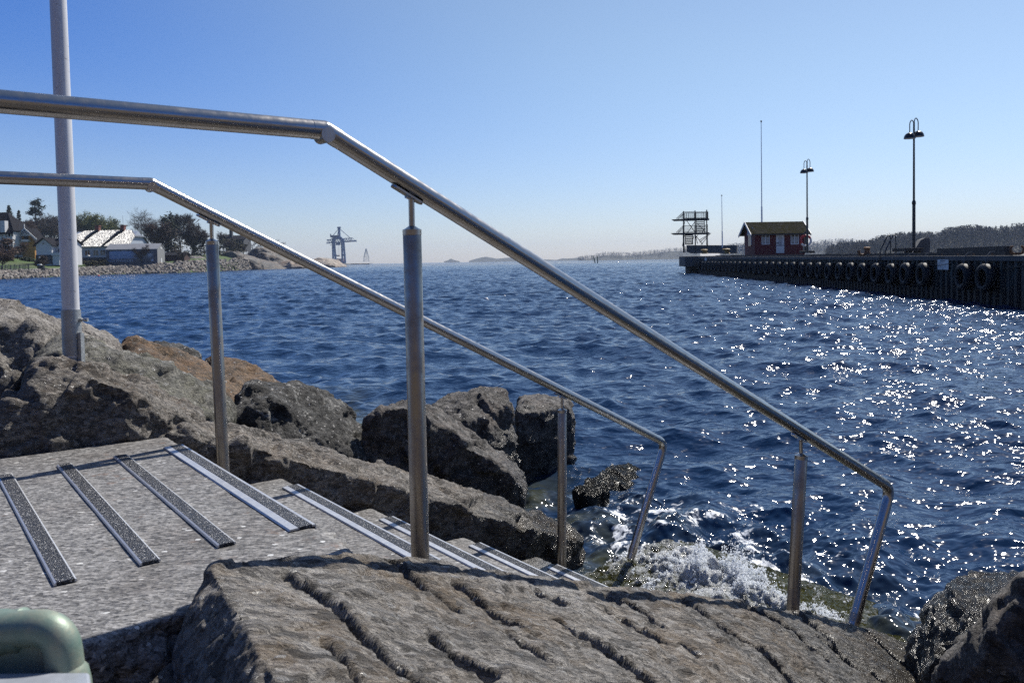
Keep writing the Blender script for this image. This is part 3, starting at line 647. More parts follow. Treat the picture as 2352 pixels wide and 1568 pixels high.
# ------------------------------------------------------------------ handrails
def handrail(label, lat, bend, end, low, posts, mat_i):
    o = thing('handrail', label, 'handrail', UL(0, lat, NZ[1][1]), 0, 'steel handrails of the bathing stairs')
    A = UL(-2.4, lat, bend[1]); B = UL(bend[0], lat, bend[1]); C = UL(end[0], lat, end[1]); D = UL(low[0], lat, low[1])
    dAB = (B - A) / np.linalg.norm(B - A); dBC = (C - B) / np.linalg.norm(C - B)
    part('top_rail', MB().tube([A, A * .5 + B * .5, B - dAB * .028], .0212, 24), MT['steel'], o, True, True)
    slope = fillet([B + dBC * .035, (B + C) / 2, C, D + (D - C) / np.linalg.norm(D - C) * .05], [.01, .055], 10)
    sr = part('sloping_rail', MB().tube(slope, .0212, 24), MT['steel'], o, True, True)
    e = (D - C) / np.linalg.norm(D - C)
    part('end_collar', MB().tube([D - e * .012, D + e * .02], .0232, 20), MT['post'], sr, True, True)
    jb = MB().tube([B - dAB * .03, B - dAB * .001], .0218, 24).tube([B + dBC * .001, B + dBC * .037], .0218, 24)
    jb.ball(B, .0215, 20, 12)
    perp = np.array([N2[0], N2[1], 0.0])
    part('elbow_joint', jb, MT['steel'], o, True, True)
    kn = MB().tube([B - perp * .0225 - np.array([0, 0, .012]), B + perp * .0225 - np.array([0, 0, .012])], .0165, 20)
    part('elbow_pin', kn, MT['steel'], o, True, True)
    for (ut, zt, ubm, zb, foot) in posts:
        T = UL(ut, lat, zt); Bm = UL(ubm, lat, zb); ax = (T - Bm) / np.linalg.norm(T - Bm)
        pb = MB().tube([Bm - ax * foot, Bm, T - ax * .006, T - ax * .003], [.0222, .0222, .0222, .0205], 28)
        ps = part('post', pb, MT['post'], o, True, True)
        part('post_cap', MB().tube([T - ax * .010, T + ax * .003, T + ax * .006, T + ax * .012], [.0228, .0228, .016, .0075], 24), MT['steel'], ps, True, True)
        t = (ut - B_u(bend, end)[0]) ; zr = bend[1] + (ut - bend[0]) * (end[1] - bend[1]) / (end[0] - bend[0])
        H = UL(ut, lat, zr - .030)
        part('stem', MB().tube([T + ax * .005, H], .0072, 14).ball(H, .0085, 12, 8), MT['steel'], ps, True, True)
        pl = MB(); m0 = UL(ut, lat, zr) ; nrm = np.array([dBC[0] * -dBC[2], dBC[1] * -dBC[2], 0]);
        upv = np.cross(perp, dBC); upv = upv if upv[2] > 0 else -upv; upv /= np.linalg.norm(upv)
        c = m0 - upv * .0235
        q = [c + dBC * (cos(a) * .012 + (.034 if cos(a) > 0 else -.034)) + perp * sin(a) * .011 for a in np.linspace(0, 2 * pi, 20, endpoint=False)]
        pl.prism(q, -upv * .0045); pl.tube([c - upv * .003, H], [.009, .007], 12)
        part('saddle_bracket', pl, MT['steel'], ps, True, False)
        part('base_flange', MB().lathe([(.0001, .004), (.04, .004), (.042, 0), (.042, -.01)], 24, Bm - ax * foot + np.array([0, 0, .008])), MT['galv'], ps, True, True)
    return o
def B_u(b, e): return b
handrail('far steel handrail of the bathing stairs, beside the long boulder', .03, (-.043, .289), (2.55, -1.0), (2.30, -1.53), [(.160, .087, .178, -.762, .085), (1.822, -.735, 1.806, -1.42, .25)], 0)
handrail('near steel handrail of the bathing stairs, largest in view', -1.3, (.007, .297), (2.43, -.943), (2.168, -1.40), [(.226, .076, .231, -.727, .13), (1.812, -.717, 1.758, -1.265, .22)], 0)

# ------------------------------------------------------------------ mast, brass tap
b0 = L(168, 838, .52); sc = np.linalg.norm((b0 - EYEV)[:2]); d_ = (b0 - EYEV) @ FW
o = thing('mast_pole', 'white scratched alloy mast in a galvanised socket on the boulder at left', 'mast', b0)
top = P(131, -60, d_ * 1.0); ax = top - b0; top = b0 + ax * 2.2; ax /= np.linalg.norm(ax)
mpx = d_ / F
part('pole', MB().tube([b0 + ax * .03, b0 + ax * .8, top], [18.3 * mpx, 18.2 * mpx, 16.0 * mpx], 32), MT['mast'], o, True, True)
h = lambda y: (838 - y) * mpx
sk = MB().tube([b0 + ax * h(815), b0 + ax * h(711)], 20.6 * mpx, 32); sk.tube([b0 - ax * .05, b0 + ax * h(815)], 17.5 * mpx, 28)
skp = part('socket', sk, MT['galv'], o, True, True)
rv = np.array([cos(.25), sin(.25) * -1, 0])
part('clamp_bolt', MB().tube([b0 + ax * h(734) + RT * 19 * mpx, b0 + ax * h(734) + RT * 25 * mpx], 5 * mpx, 10).tube([b0 + ax * h(734) + RT * 24 * mpx, b0 + ax * h(734) + RT * 34 * mpx], 2.6 * mpx, 10).tube([b0 + ax * h(734) + RT * 30 * mpx, b0 + ax * h(734) + RT * 38 * mpx], 4.8 * mpx, 6), MT['galv'], skp, True, False)
for sx, y0, y1 in ((22, 763, 856), (-20, 762, 838)):
    bb = MB(); c0 = b0 + RT * sx * mpx - FW * (.012 if sx > 0 else -.02)
    bb.bar(c0 + ax * h(y1), c0 + ax * h(y0), 11 * mpx, 4 * mpx, up=tuple(FW)); bb.bar(c0 + RT * 5 * mpx + ax * h(y1) , c0 + RT * 5 * mpx + ax * h(y0 + 1), 1.6 * mpx, 16 * mpx, up=tuple(FW))
    part('angle_bracket', bb, MT['galv'], o, True)

m = NT('tarnished_brass'); cw = m.co(); a = m.noise(cw, 40, 6, .65)
m.set(Base_Color=m.ramp(a, [(.30, (.15, .25, .21)), (.52, (.25, .31, .25)), (.78, (.42, .38, .27))]), Metallic=.3, Roughness=.5, Normal=m.bump(m.noise(cw, 300, 3), .12, .002)); MT['brass'] = m.m
dB = .80; px = dB / F
o = thing('tap_fitting', 'tarnished brass pipe elbow at the lower left corner', 'pipe fitting', P(60, 1545, dB))
path = fillet([P(-120, 1452, dB), P(138, 1438, dB - .01), P(158, 1600, dB - .01)], [.026], 12)
part('elbow_pipe', MB().tube(path, 40 * px, 28), MT['brass'], o, True, True)
part('collar', MB().tube([P(-60, 1455, dB), P(8, 1452, dB), P(30, 1449, dB), P(52, 1446, dB), P(64, 1445, dB)], [52 * px, 52 * px, 47 * px, 50 * px, 40 * px], 28), MT['brass'], o, True, True)
part('lower_ring', MB().tube([P(150, 1528, dB - .01), P(152, 1540, dB - .01), P(154, 1566, dB - .01), P(156, 1600, dB - .01)], [37 * px, 46 * px, 50 * px, 52 * px], 28), MT['brass'], o, True, True)
web = MB(); web.prism([P(-90, 1470, dB), P(130, 1460, dB), P(130, 1590, dB), P(-90, 1590, dB)], FW * .02); web.v = [tuple(np.array(q) - FW * .011) for q in web.v]; part('web', web, MT['brass'], o, True)
o = MB(); a_, b_ = P(-200, 1541, dB - .07), P(205, 1540, dB - .07)
o.prism([P(-220, 1546, dB - .03), P(206, 1542, dB - .03), P(216, 1620, dB - .115), P(-220, 1626, dB - .115)], (0, 0, -.05))
MT['zinc'] = simple('zinc_plate', (.40, .43, .48), .45, .3, .12, 25, .05)
solo('steel_post_top', o, MT['zinc'], 'galvanised steel profile edge in front of the brass elbow, lower left corner', 'steel profile', bevel=.003)
#@@PART2@@
# ------------------------------------------------------------------ sea
def axis_samples(edges, counts):
    out = []
    for (a, b), n in zip(zip(edges[:-1], edges[1:]), counts): out.append(np.linspace(a, b, n, endpoint=False))
    out.append([edges[-1]]); return np.concatenate(out)
th = np.radians(axis_samples([-170, -60, -36, 37, 62, 170], [30, 60, 680, 60, 30]))
def dr_of(r): return np.where(r < 12, np.clip(r * r * .00045, .012, .065), np.where(r < 150, np.clip(.065 + (r - 12) * .0012, .065, .17), np.where(r < 400, .17 + (r - 150) * .0016, np.maximum(.57, (r - 370) * .016))))
rs = [1.2]
while rs[-1] < 4200: rs.append(rs[-1] + float(dr_of(rs[-1])))
rs = np.array(rs)
TT, RR = np.meshgrid(th, rs, indexing='ij')
X = (np.sin(TT) * RR).ravel(); Y = (np.cos(TT) * RR).ravel(); R1_ = RR.ravel()
drr = dr_of(R1_)
dsp = np.maximum(drr, R1_ * .0019)
rg = np.random.RandomState(11); Z = np.zeros_like(X); HX = np.zeros_like(X); HY = np.zeros_like(X)
lat_ = (np.stack([X, Y], 1) - S0) @ N2; u_ = (np.stack([X, Y], 1) - S0) @ U2
NW = 84
gust = 1 + .45 * perlin(np.stack([X * .06, Y * .03, X * 0], 1), 8)
for k in range(NW):
    lam = .15 * (32.0 ** (k / (NW - 1.0))); lam *= rg.uniform(.92, 1.08)
    dirn = radians(196) + rg.normal(0, .55 + .25 * (lam < 1)); kx, ky = sin(dirn) * 2 * pi / lam, cos(dirn) * 2 * pi / lam
    st = .049 * (1.0 if lam < .9 else (.9 / lam) ** .9)
    fade = np.clip((lam / dsp - 2.2) / 2.0, 0, 1)
    ph = kx * X + ky * Y + rg.uniform(0, 6.28); a = st * lam / (2 * pi) * fade * gust
    Z += a * np.sin(ph); c = np.cos(ph) * a * .8
    HX += c * sin(dirn); HY += c * cos(dirn)
sh = np.clip((u_ - 1.2) / 2.2, 0, 1)                       # swash near the steps: choppier water
near_ = np.exp(-((u_ - 2.9) / 1.1) ** 2 - ((lat_ + .1) / 1.9) ** 2)
q3 = np.stack([X, Y, X * 0], 1); sel = R1_ < 9
ch = np.zeros_like(X); ch[sel] = fbm(q3[sel] * 2.6, 4, 55, .55); Z += near_ * ch * .13
v = np.stack([X + HX, Y + HY, Z], 1); ni, nj = TT.shape
idx = np.arange(ni * nj).reshape(ni, nj); f = np.stack([idx[:-1, :-1], idx[:-1, 1:], idx[1:, 1:], idx[1:, :-1]], -1).reshape(-1, 4)
me = np_mesh('water', v, f[:, ::-1])
at = me.attributes.new('shallow', 'FLOAT', 'POINT'); at.data.foreach_set('value', np.clip(np.exp(-(np.maximum(0, u_ - 2.1 - .3 * np.clip(lat_ - .8, 0, 3)) / .95) ** 2) * (lat_ > -2.5) * (R1_ < 12), 0, 1).astype(np.float32))
fm = np.exp(-((u_ - 2.9) / .9) ** 2 - ((lat_ - .5) / 1.0) ** 2) * .95 + .62 * np.exp(-((u_ - 3.3) / .9) ** 2 - ((lat_ + 1.6) / 1.0) ** 2)
at = me.attributes.new('foam', 'FLOAT', 'POINT'); at.data.foreach_set('value', (np.clip(fm, 0, 1) * (R1_ < 14)).astype(np.float32))
m = NT('sea_water'); m.alb = 1; cw = m.wpos(); g = m.wpos((1, .55, 1), (0, 0, radians(-14)))
sha = m.n('Attribute', attribute_name='shallow').outputs['Fac']; foa = m.n('Attribute', attribute_name='foam').outputs['Fac']
body = m.mix(m.noise(cw, .05, 3), (.0045, .019, .054), (.006, .025, .072))
pn_ = m.noise(cw, 2.2, 5, .6)
sf = m.math('MULTIPLY', sha, m.rng(pn_, .38, .62, 0, 1))
col = m.mix(m.math('MULTIPLY', sf, .8), body, m.mix(m.noise(cw, 5, 3), (.014, .014, .005), (.10, .092, .008)))
lace = m.vor(m.wpos((1, 1, .4)), 7.0, 'DISTANCE_TO_EDGE')
fn = m.noise(cw, 3.4, 7, .68, .6)
fo = m.rng(m.math('ADD', fn, m.math('MULTIPLY', foa, .20)), .70, .735, 0, 1)
fo = m.math('MULTIPLY', fo, m.rng(m.noise(cw, 55, 3), .34, .48, .35, 1))
col = m.mix(fo, col, (.72, .75, .78))
gx = m.n('NewGeometry'); pos = gx.outputs['Position']
ln = m.n('VectorMath', i_0=pos); ln.operation = 'LENGTH'; rr_ = ln.outputs['Value']
def slopes(scale, amp, det, fade=None, anis=.6):
    d = .12 / scale
    def nz(dx, dy):
        q = m.n('VectorMath', i_0=pos); q.operation = 'ADD'; q.inputs[1].default_value = (dx, dy, 0)
        mp = m.n('Mapping', i_Vector=q.outputs[0]); mp.inputs['Rotation'].default_value = (0, 0, radians(-14)); mp.inputs['Scale'].default_value = (anis, 1, .3)
        return m.noise(mp.outputs[0], scale, det, .5)
    n0 = nz(0, 0); k = amp / (d * scale); o_ = []
    for q in (nz(d, 0), nz(0, d)):
        v_ = m.math('MULTIPLY', m.math('SUBTRACT', q, n0), k)
        if fade is not None: v_ = m.math('MULTIPLY', v_, fade)
        o_.append(v_)
    return o_
farf = m.rng(rr_, 150.0, 500.0, 0, 1); midf = m.rng(rr_, 30.0, 160.0, .2, 1)
bands = [slopes(.55, .42, 1, farf), slopes(1.7, .46, 1, midf), slopes(6.5, .37, 2), slopes(24, .21, 1)]
def tot(i):
    v_ = bands[0][i]
    for q in bands[1:]: v_ = m.math('ADD', v_, q[i])
    return m.math('MULTIPLY', v_, -1.0)
cv = m.n('CombineXYZ', i_0=tot(0), i_1=tot(1)); ad = m.n('VectorMath', i_0=gx.outputs['Normal'], i_1=cv.outputs[0]); ad.operation = 'ADD'
nm = m.n('VectorMath', i_0=ad.outputs[0]); nm.operation = 'NORMALIZE'
m.set(Base_Color=col, Roughness=m.mix(fo, .085, .6), IOR=1.333, Normal=nm.outputs[0]); MT['water'] = m.m
tag(link('water', me, MT['water']), kind='structure')
del X, Y, Z, HX, HY, v, f, q3, TT, RR, drr, dsp, gust, ch, sh

# breaking wave over the lowest steps
def wave_patch(name, label, u0, u1, l0, l1, hfun, nu, nl, mat, z0):
    uu = np.linspace(u0, u1, nu); ll = np.linspace(l0, l1, nl); A, B = np.meshgrid(uu, ll, indexing='ij')
    a, b = A.ravel(), B.ravel(); q = S0[None, :] + a[:, None] * U2 + b[:, None] * N2
    h = hfun(a, b); v = np.concatenate([q, (z0 + h)[:, None]], 1)
    n3 = np.stack([perlin(v * 14, 5), perlin(v * 14, 6), perlin(v * 14, 7)], 1); v += n3 * (np.clip(h, 0, .3) * .16)[:, None]
    idx = np.arange(nu * nl).reshape(nu, nl); f = np.stack([idx[:-1, :-1], idx[1:, :-1], idx[1:, 1:], idx[:-1, 1:]], -1).reshape(-1, 4)
    return np_mesh(name, v, f)
m = NT('breaking_foam'); m.alb = 1; cw = m.wpos(); z = m.sep(cw)[2]
n = m.noise(cw, 12, 8, .72, .5); f2 = m.noise(cw, 42, 5, .7)
fmask = m.rng(m.math('ADD', m.math('ADD', n, m.math('MULTIPLY', f2, .5)), m.math('MULTIPLY', m.math('SUBTRACT', z, .16), 1.9)), .60, .92, 0, 1)
col = m.mix(fmask, m.mix(m.noise(cw, 6, 4), (.016, .018, .008), (.10, .095, .012)), (.78, .81, .84))
m.set(Base_Color=col, Roughness=m.mix(fmask, .05, .3), IOR=1.333, Normal=m.bump(m.math('ADD', m.math('MULTIPLY', n, 1.2), f2), 1.0, .05)); MT['foam'] = m.m
def hf(a, b):
    q = np.stack([a, b, a * 0], 1)
    crest = 2.46 + .16 * np.sin(b * 2.1 + .6) + fbm(q * 3.5, 3, 14) * .16
    amp = (.14 * np.exp(-((b + .52) / .42) ** 2) + .06 * np.exp(-((b + .05) / .4) ** 2)) * (1 + .5 * fbm(q * 6, 3, 15, .6))
    d = a - crest
    prof = np.where(d < 0, np.exp(-(d / .42) ** 2), np.exp(-(d / .16) ** 2))
    edge = np.clip((a - 1.78) / .22, 0, 1) * np.clip((3.1 - a) / .2, 0, 1) * np.clip((b + 1.75) / .15, 0, 1) * np.clip((.35 - b) / .2, 0, 1)
    rough = fbm(q * 13, 4, 16, .6) * (.02 + .03 * prof)
    return (np.clip(amp, 0, 1) * prof + .035 + rough) * edge - .07 * (1 - edge)
me = wave_patch('breaking_wave', '', 1.7, 3.15, -1.78, .4, hf, 230, 300, MT['foam'], .03)
tag(link('breaking_wave', me, MT['foam']), 'small olive and white wave breaking over the lowest granite steps', 'wave')
fr_ = np.random.RandomState(9)
oc = bmesh.new(); bmesh.ops.create_icosphere(oc, subdivisions=1, radius=1); ov_ = np.array([q.co for q in oc.verts]); of_ = np.array([[q.index for q in t.verts] for t in oc.faces]); oc.free()
N0 = 260000; a = fr_.normal(2.38, .20, N0); b = np.where(fr_.rand(N0) < .8, fr_.normal(-.48, .30, N0), fr_.uniform(-1.3, .3, N0)); ok = (a > 1.85) & (a < 3.1) & (b > -1.7) & (b < .3); a, b = a[ok], b[ok]
q = np.stack([a, b, a * 0], 1); dens = fbm(q * 5, 4, 21, .65) + .62 * np.exp(-((a - 2.46) / .16) ** 2 - ((b + .55) / .34) ** 2); keep = dens > .14 + fr_.rand(len(a)) * .35; a, b = a[keep][:30000], b[keep][:30000]
h = hf(a, b); up_ = np.abs(fr_.normal(0, 1, len(a))) ** 1.6 * .011 * (.2 + 2.6 * np.exp(-((a - 2.46) / .18) ** 2 - ((b + .6) / .34) ** 2)) * (.6 + np.clip(fbm(np.stack([a * 9, b * 9, b * 0], 1), 3, 4) * 2.2, -.5, 1.6))
rad = np.exp(fr_.normal(-5.95, .45, len(a))); sqz = fr_.uniform(.45, 1.3, (len(a), 3))
c = np.concatenate([S0[None] + a[:, None] * U2 + b[:, None] * N2, (.03 + h + np.clip(up_, 0, .3))[:, None]], 1)
v = (c[:, None, :] + ov_[None] * rad[:, None, None] * sqz[:, None, :]).reshape(-1, 3); f = (of_[None] + (np.arange(len(a)) * len(ov_))[:, None, None]).reshape(-1, 3)
m = NT('froth'); m.alb = 1; m.set(Base_Color=(.86, .88, .9), Roughness=.3)
tr_ = m.n('BsdfTranslucent'); tr_.inputs[0].default_value = (.92, .94, .96, 1); mx_ = m.n('MixShader'); mx_.inputs[0].default_value = .68
m.t.links.new(m.b.outputs[0], mx_.inputs[1]); m.t.links.new(tr_.outputs[0], mx_.inputs[2]); m.t.links.new(mx_.outputs[0], m.out.inputs[0]); MT['drop'] = m.m
tag(link('froth', np_mesh('froth', v, f), MT['drop']), 'white froth and spray on the breaking wave', 'froth', kind='stuff')

# ------------------------------------------------------------------ pier
ZC0, ZC1 = PW(*z8(1944, 675))[2], PW(*z5(600, 1120))[2]
def zc(s): return ZC0 + (ZC1 - ZC0) * s / PIER_LEN          # top of the wall cap along the pier
SB, SE = -22.0, PIER_LEN + .6
m = NT('sheet_piles'); cw = m.wpos(); z = m.sep(cw)[2]
st = m.noise(m.wpos((2.2, 2.2, .35)), 2.6, 6, .7); st2 = m.noise(cw, 1.4, 4)
col = m.ramp(st, [(.36, (.008, .008, .008)), (.52, (.018, .020, .020)), (.62, (.055, .085, .085)), (.75, (.11, .16, .16))])
col = m.mix(m.rng(m.noise(cw, 3, 5, .7), .52, .66, 0, .6), col, (.06, .035, .02))
tide = m.rng(m.math('ADD', z, m.math('MULTIPLY', m.math('SUBTRACT', st2, .5), .5)), .45, .7, 1, 0)
col = m.mix(m.math('MULTIPLY', tide, .9), col, (.014, .012, .010))
m.set(Base_Color=col, Roughness=.72, Normal=m.bump(st, .3, .02)); MT['piles'] = m.m
pier = thing('pier', 'long sheet pile pier lined with tyre fenders at right', 'pier', PS(30, 3, -1.0))
mb = MB(); s = SB; pit = .44; prof = []
while s < SE:
    prof += [(s, 0.0), (s + .16, 0.0), (s + .22, .14), (s + .38, .14)]; s += pit
for (sa, oa), (sb_, ob) in zip(prof[:-1], prof[1:]):
    mb.add([PS(sa, oa, -1.2), PS(sb_, ob, -1.2), PS(sb_, ob, zc(sb_) - .16), PS(sa, oa, zc(sa) - .16)], [(0, 1, 2, 3)])
part('sheet_pile_wall', mb, MT['piles'], pier, True)
def strip_box(mb, s0, s1, o0, o1, dz0, dz1, n=1):
    for k in range(n):
        a = s0 + (s1 - s0) * k / n; b = s0 + (s1 - s0) * (k + 1) / n
        vs = [PS(a, o0, zc(a) + dz0), PS(a, o1, zc(a) + dz0), PS(b, o1, zc(b) + dz0), PS(b, o0, zc(b) + dz0), PS(a, o0, zc(a) + dz1), PS(a, o1, zc(a) + dz1), PS(b, o1, zc(b) + dz1), PS(b, o0, zc(b) + dz1)]
        mb.add(vs, [(0, 3, 2, 1), (4, 5, 6, 7), (0, 1, 5, 4), (1, 2, 6, 5), (2, 3, 7, 6), (3, 0, 4, 7)])
    return mb
part('wall_cap', strip_box(MB(), SB, SE, -.05, .42, -.17, 0, 24), MT['concrete'], pier, True)
part('deck', strip_box(MB(), SB, SE, .42, 9.0, -.5, -.02), MT['concrete'], pier, True)
part('kerb_timber', strip_box(MB(), 2.2, 44, .55, .8, -.01, .13, 5), MT['timber'], pier, True)
part('kerb_timber', strip_box(MB(), 46, PIER_LEN - 9, .9, 1.2, -.01, .17, 5), MT['timber'], pier, True)
# concrete head at the far end, on two piers
hd = MB(); s0, s1 = PIER_LEN - 3.2, PIER_LEN + 1.6
strip_box(hd, s0, s1 + .4, -1.5, 7.5, -1.05, .12); part('pier_head', hd, MT['concrete'], pier, True, bevel=.04)
hp = MB(); strip_box(hp, s0 + .6, s1 - .6, -.9, .3, -3.4, -1.05); strip_box(hp, s0 + .6, s1 - .6, 2.0, 7.0, -3.4, -1.05); part('shade_black_leg', hp, MT['black'], pier, True)  # legs coloured near black to stand for the shaded opening under the head
# cables looped along the wall
cb = MB()
knots = [PS(a, -.07, zc(a) - .25) for a in np.arange(-3, 40, 2.6)]
for a, b in zip(knots[:-1], knots[1:]):
    sag = rnd.uniform(.1, .34); cb.tube([a * (1 - t) + b * t - np.array([0, 0, sag * 4 * t * (1 - t)]) for t in np.linspace(0, 1, 9)], .018, 5)
part('cable', cb, MT['rubber'], pier, True)

# tyre fenders
tx = [3926.6, 3840, 3681, 3613, 3555, 3496, 3442, 3396, 3350.5, 3308, 3269, 3234, 3201, 3168, 3140, 3112, 3086, 3061, 3037, 3015, 2994, 2973.5, 2954, 2935.5, 2919, 2903, 2888.6, 2873, 2858, 2844.7, 2831.4, 2818, 2807, 2790.6, 2778]
def tyre_mesh():
    ro, ri, w = .47, .27, .36
    prof = [(ri, -.08), (ri + .015, -w / 2 + .03), (ri + .08, -w / 2), (ro - .09, -w / 2 + .005), (ro - .025, -w / 2 + .045), (ro, -w / 2 + .10), (ro, w / 2 - .10), (ro - .025, w / 2 - .045), (ro - .09, w / 2 - .005), (ri + .08, w / 2), (ri + .015, w / 2 - .03), (ri, .08)]
    n = 40; mb = MB(); Rm = Matrix(((0, 0, 1), (0, 1, 0), (-1, 0, 0)))
    mb.lathe(prof, n, R=Rm); return mb
ordn = ['first', 'second', 'third', 'fourth', 'fifth', 'sixth', 'seventh', 'eighth', 'ninth', 'tenth', 'eleventh', 'twelfth', 'thirteenth', 'fourteenth', 'fifteenth', 'sixteenth', 'seventeenth', 'eighteenth', 'nineteenth', 'twentieth', 'twenty-first', 'twenty-second', 'twenty-third', 'twenty-fourth', 'twenty-fifth', 'twenty-sixth', 'twenty-seventh', 'twenty-eighth', 'twenty-ninth', 'thirtieth', 'thirty-first', 'thirty-second', 'thirty-third']
proto = None
PROT = atan2(-PN[0], PN[1]) + pi / 2
for i, xs in enumerate(tx):
    xp = xs / 1.7415; p = PW(xp - 4 * (1 - i / 36), 630, -.42); s = s_of(p); c = PS(s, -.22, .90 + rnd.uniform(-.02, .03))
    if i < 2: lb = ['tyre fender farthest right on the pier wall', 'tyre fender just right of the white notice on the pier wall'][i]
    else: lb = 'tyre fender, %s to the left of the white notice on the pier wall' % ordn[i - 2]
    if proto is None:
        proto = thing('tyre_fender', lb, 'tyre', c, 0, 'tyre fenders along the pier wall')
        part('tyre', tyre_mesh(), MT['rubber'], proto, smooth=True)
        part('hanging_rope', MB().tube([(-.02, 0, .44), (.0, .0, .7), (.14, .0, .86), (.28, 0, .87)], .017, 6), MT['rope'], proto)
        o = proto
    else:
        o = copy_tree(proto); o['label'] = lb
    o.location = tuple(c); o.rotation_euler = (0, 0, atan2(PN[1], PN[0]) + rnd.uniform(-.04, .04))

# notice on the wall
def text_mesh(txt, size, mat, align='CENTER', thick=.002):
    cu = bpy.data.curves.new('t', 'FONT'); cu.body = txt; cu.size = size; cu.align_x = align; cu.align_y = 'CENTER'; cu.extrude = thick
    o = bpy.data.objects.new('t', cu); COL.objects.link(o); dg = bpy.context.evaluated_depsgraph_get()
    me = bpy.data.meshes.new_from_object(o.evaluated_get(dg)); bpy.data.objects.remove(o); me.materials.clear(); me.materials.append(mat); return me
a, b = PW(*z8(600, 738), -.05), PW(*z8(770, 898), -.05); sw = abs(s_of(a) - s_of(b)); shh = a[2] - b[2]; cc = (a + b) / 2
sg = thing('notice_board', 'white rectangular notice with rows of text on the pier wall', 'sign', cc, atan2(-PD[1], -PD[0]))
# local x runs along the wall to the right as seen from the water, local -y faces the water
part('panel', MB().box((0, -.02, 0), (sw, .02, shh)), MT['white'], sg, bevel=.004)
MT['ink'] = simple('navy_ink', (.03, .04, .12), .6, 0, .05)
MT['ink2'] = simple('grey_ink', (.10, .12, .2), .6, 0, .05)
o = link('heading', text_mesh('SJØBADVETTREGLER', shh * .115, MT['ink']), None, sg); o.location = (0, -.034, shh * .37); o.rotation_euler = (pi / 2, 0, 0)
tl = MB()
for k, w in enumerate((.62, .9, .5, .88, .45, .86, .3)): tl.box((-sw * .43 + w * sw * .43, -.032, shh * (.22 - .085 * k)), (w * sw * .86, .003, shh * .022))
part('text_lines', tl, MT['ink2'], sg)
part('emblem', MB().lathe([(.0001, .002), (.03, .002), (.03, -.002), (.0001, -.002)], 16, (0, -.032, -shh * .40), Matrix.Rotation(pi / 2, 3, 'X')), MT['ink'], sg)
a, b = PW(*z5(780, 1135), -.06), PW(*z5(820, 1190), -.06); cc = (a + b) / 2
sg = thing('number_plate', 'small white number plate on the far part of the pier wall', 'sign', cc, atan2(-PD[1], -PD[0]))
part('panel', MB().box((0, -.01, 0), (abs(s_of(a) - s_of(b)), .02, a[2] - b[2])), MT['white'], sg)
o = link('digit', text_mesh('7', (a[2] - b[2]) * 1.05, MT['ink']), None, sg); o.location = (0, -.024, 0); o.rotation_euler = (pi / 2, 0, 0)

# red hut -------------------------------------------------------------
m = NT('red_planks'); co = m.co(); w = m.n('TexWave', i_Vector=m.co((1, 1, 0)), i_Scale=1.6); w.bands_direction = 'DIAGONAL'
m.set(Base_Color=m.ramp(m.noise(m.co((4, 4, .5)), 3, 5), [(.3, (.095, .004, .007)), (.7, (.15, .008, .012))]), Roughness=.7, Normal=m.bump(w.outputs[0], .5, .02)); MT['red'] = m.m
m = NT('mossy_slates'); co = m.wpos(); v = m.n('TexVoronoi', i_Vector=m.wpos((1, 1, 1.4)), i_Scale=6.0); n = m.noise(co, 2.2, 6, .7)
m.set(Base_Color=m.mix(m.rng(m.math('ADD', n, m.math('MULTIPLY', v.outputs['Distance'], .3)), .5, .68), m.ramp(m.sep(v.outputs['Color'])[0], [(0, (.012, .012, .012)), (1, (.055, .052, .05))]), (.020, .019, .005)),
      Roughness=1.0, Normal=m.bump(v.outputs['Distance'], .9, .06)); m.b.inputs['Specular IOR Level'].default_value = .05; MT['moss'] = m.m
fl, fr = z6(345, 1130), z6(1935, 1110)
offH = 4.2
A = PW(*z6(548, 1150), 2.4); dep = (A - EYEV) @ FW; mpp = dep / F
base_z = zc(s_of(A)) + .05
hx0 = P(*z6(548, 1150), dep); hx1 = P(*z6(1930, 1130), dep); Wd = np.linalg.norm((hx1 - hx0)[:2])
hz = lambda Y: (z6(0, 1150)[1] - z6(0, Y)[1]) * mpp          # height above the sill line
ang = atan2(hx1[1] - hx0[1], hx1[0] - hx0[0]) + .0
hut = thing('red_hut', 'small dark red wooden hut with a mossy gabled roof on the pier', 'hut', (hx0[0], hx0[1], base_z), ang)
HT, RG, DP = hz(520), hz(228), 3.3
wl = MB(); wl.prism([(0, 0, -.1), (0, DP, -.1), (0, DP, HT), (0, DP / 2, RG - .06), (0, 0, HT)], (Wd, 0, 0)); part('wall', wl, MT['red'], hut)
rf = MB(); ov = .28; e = .42
sl_ = (RG - HT) / (DP / 2)
for sg_ in (0, 1):
    y0 = -.32 if sg_ == 0 else DP + .32; z0_ = HT - .32 * sl_ + .02
    rf.add([(-e, y0, z0_), (Wd + e, y0, z0_), (Wd + e, DP / 2, RG + .02), (-e, DP / 2, RG + .02), (-e, y0, z0_ + .1), (Wd + e, y0, z0_ + .1), (Wd + e, DP / 2, RG + .12), (-e, DP / 2, RG + .12)], [(0, 3, 2, 1), (4, 5, 6, 7), (0, 1, 5, 4), (1, 2, 6, 5), (2, 3, 7, 6), (3, 0, 4, 7)])
rfo = part('roof', rf, MT['moss'], hut)
for x in (-e - .05, Wd + e + .01):
    for y0 in (-.36, DP + .36): part('bargeboard', MB().bar((x + .02, y0, HT - .36 * sl_ + .0), (x + .02, DP / 2, RG + .08), .05, .22, up=(0, 1, .3)), MT['white'], rfo)
part('gutter', MB().box((Wd / 2, -.36, HT - .36 * sl_ + .06), (Wd + 2 * e, .09, .10)), MT['dark_metal'], rfo)
def xof(X): return (z6(X, 0)[0] - z6(548, 0)[0]) * mpp
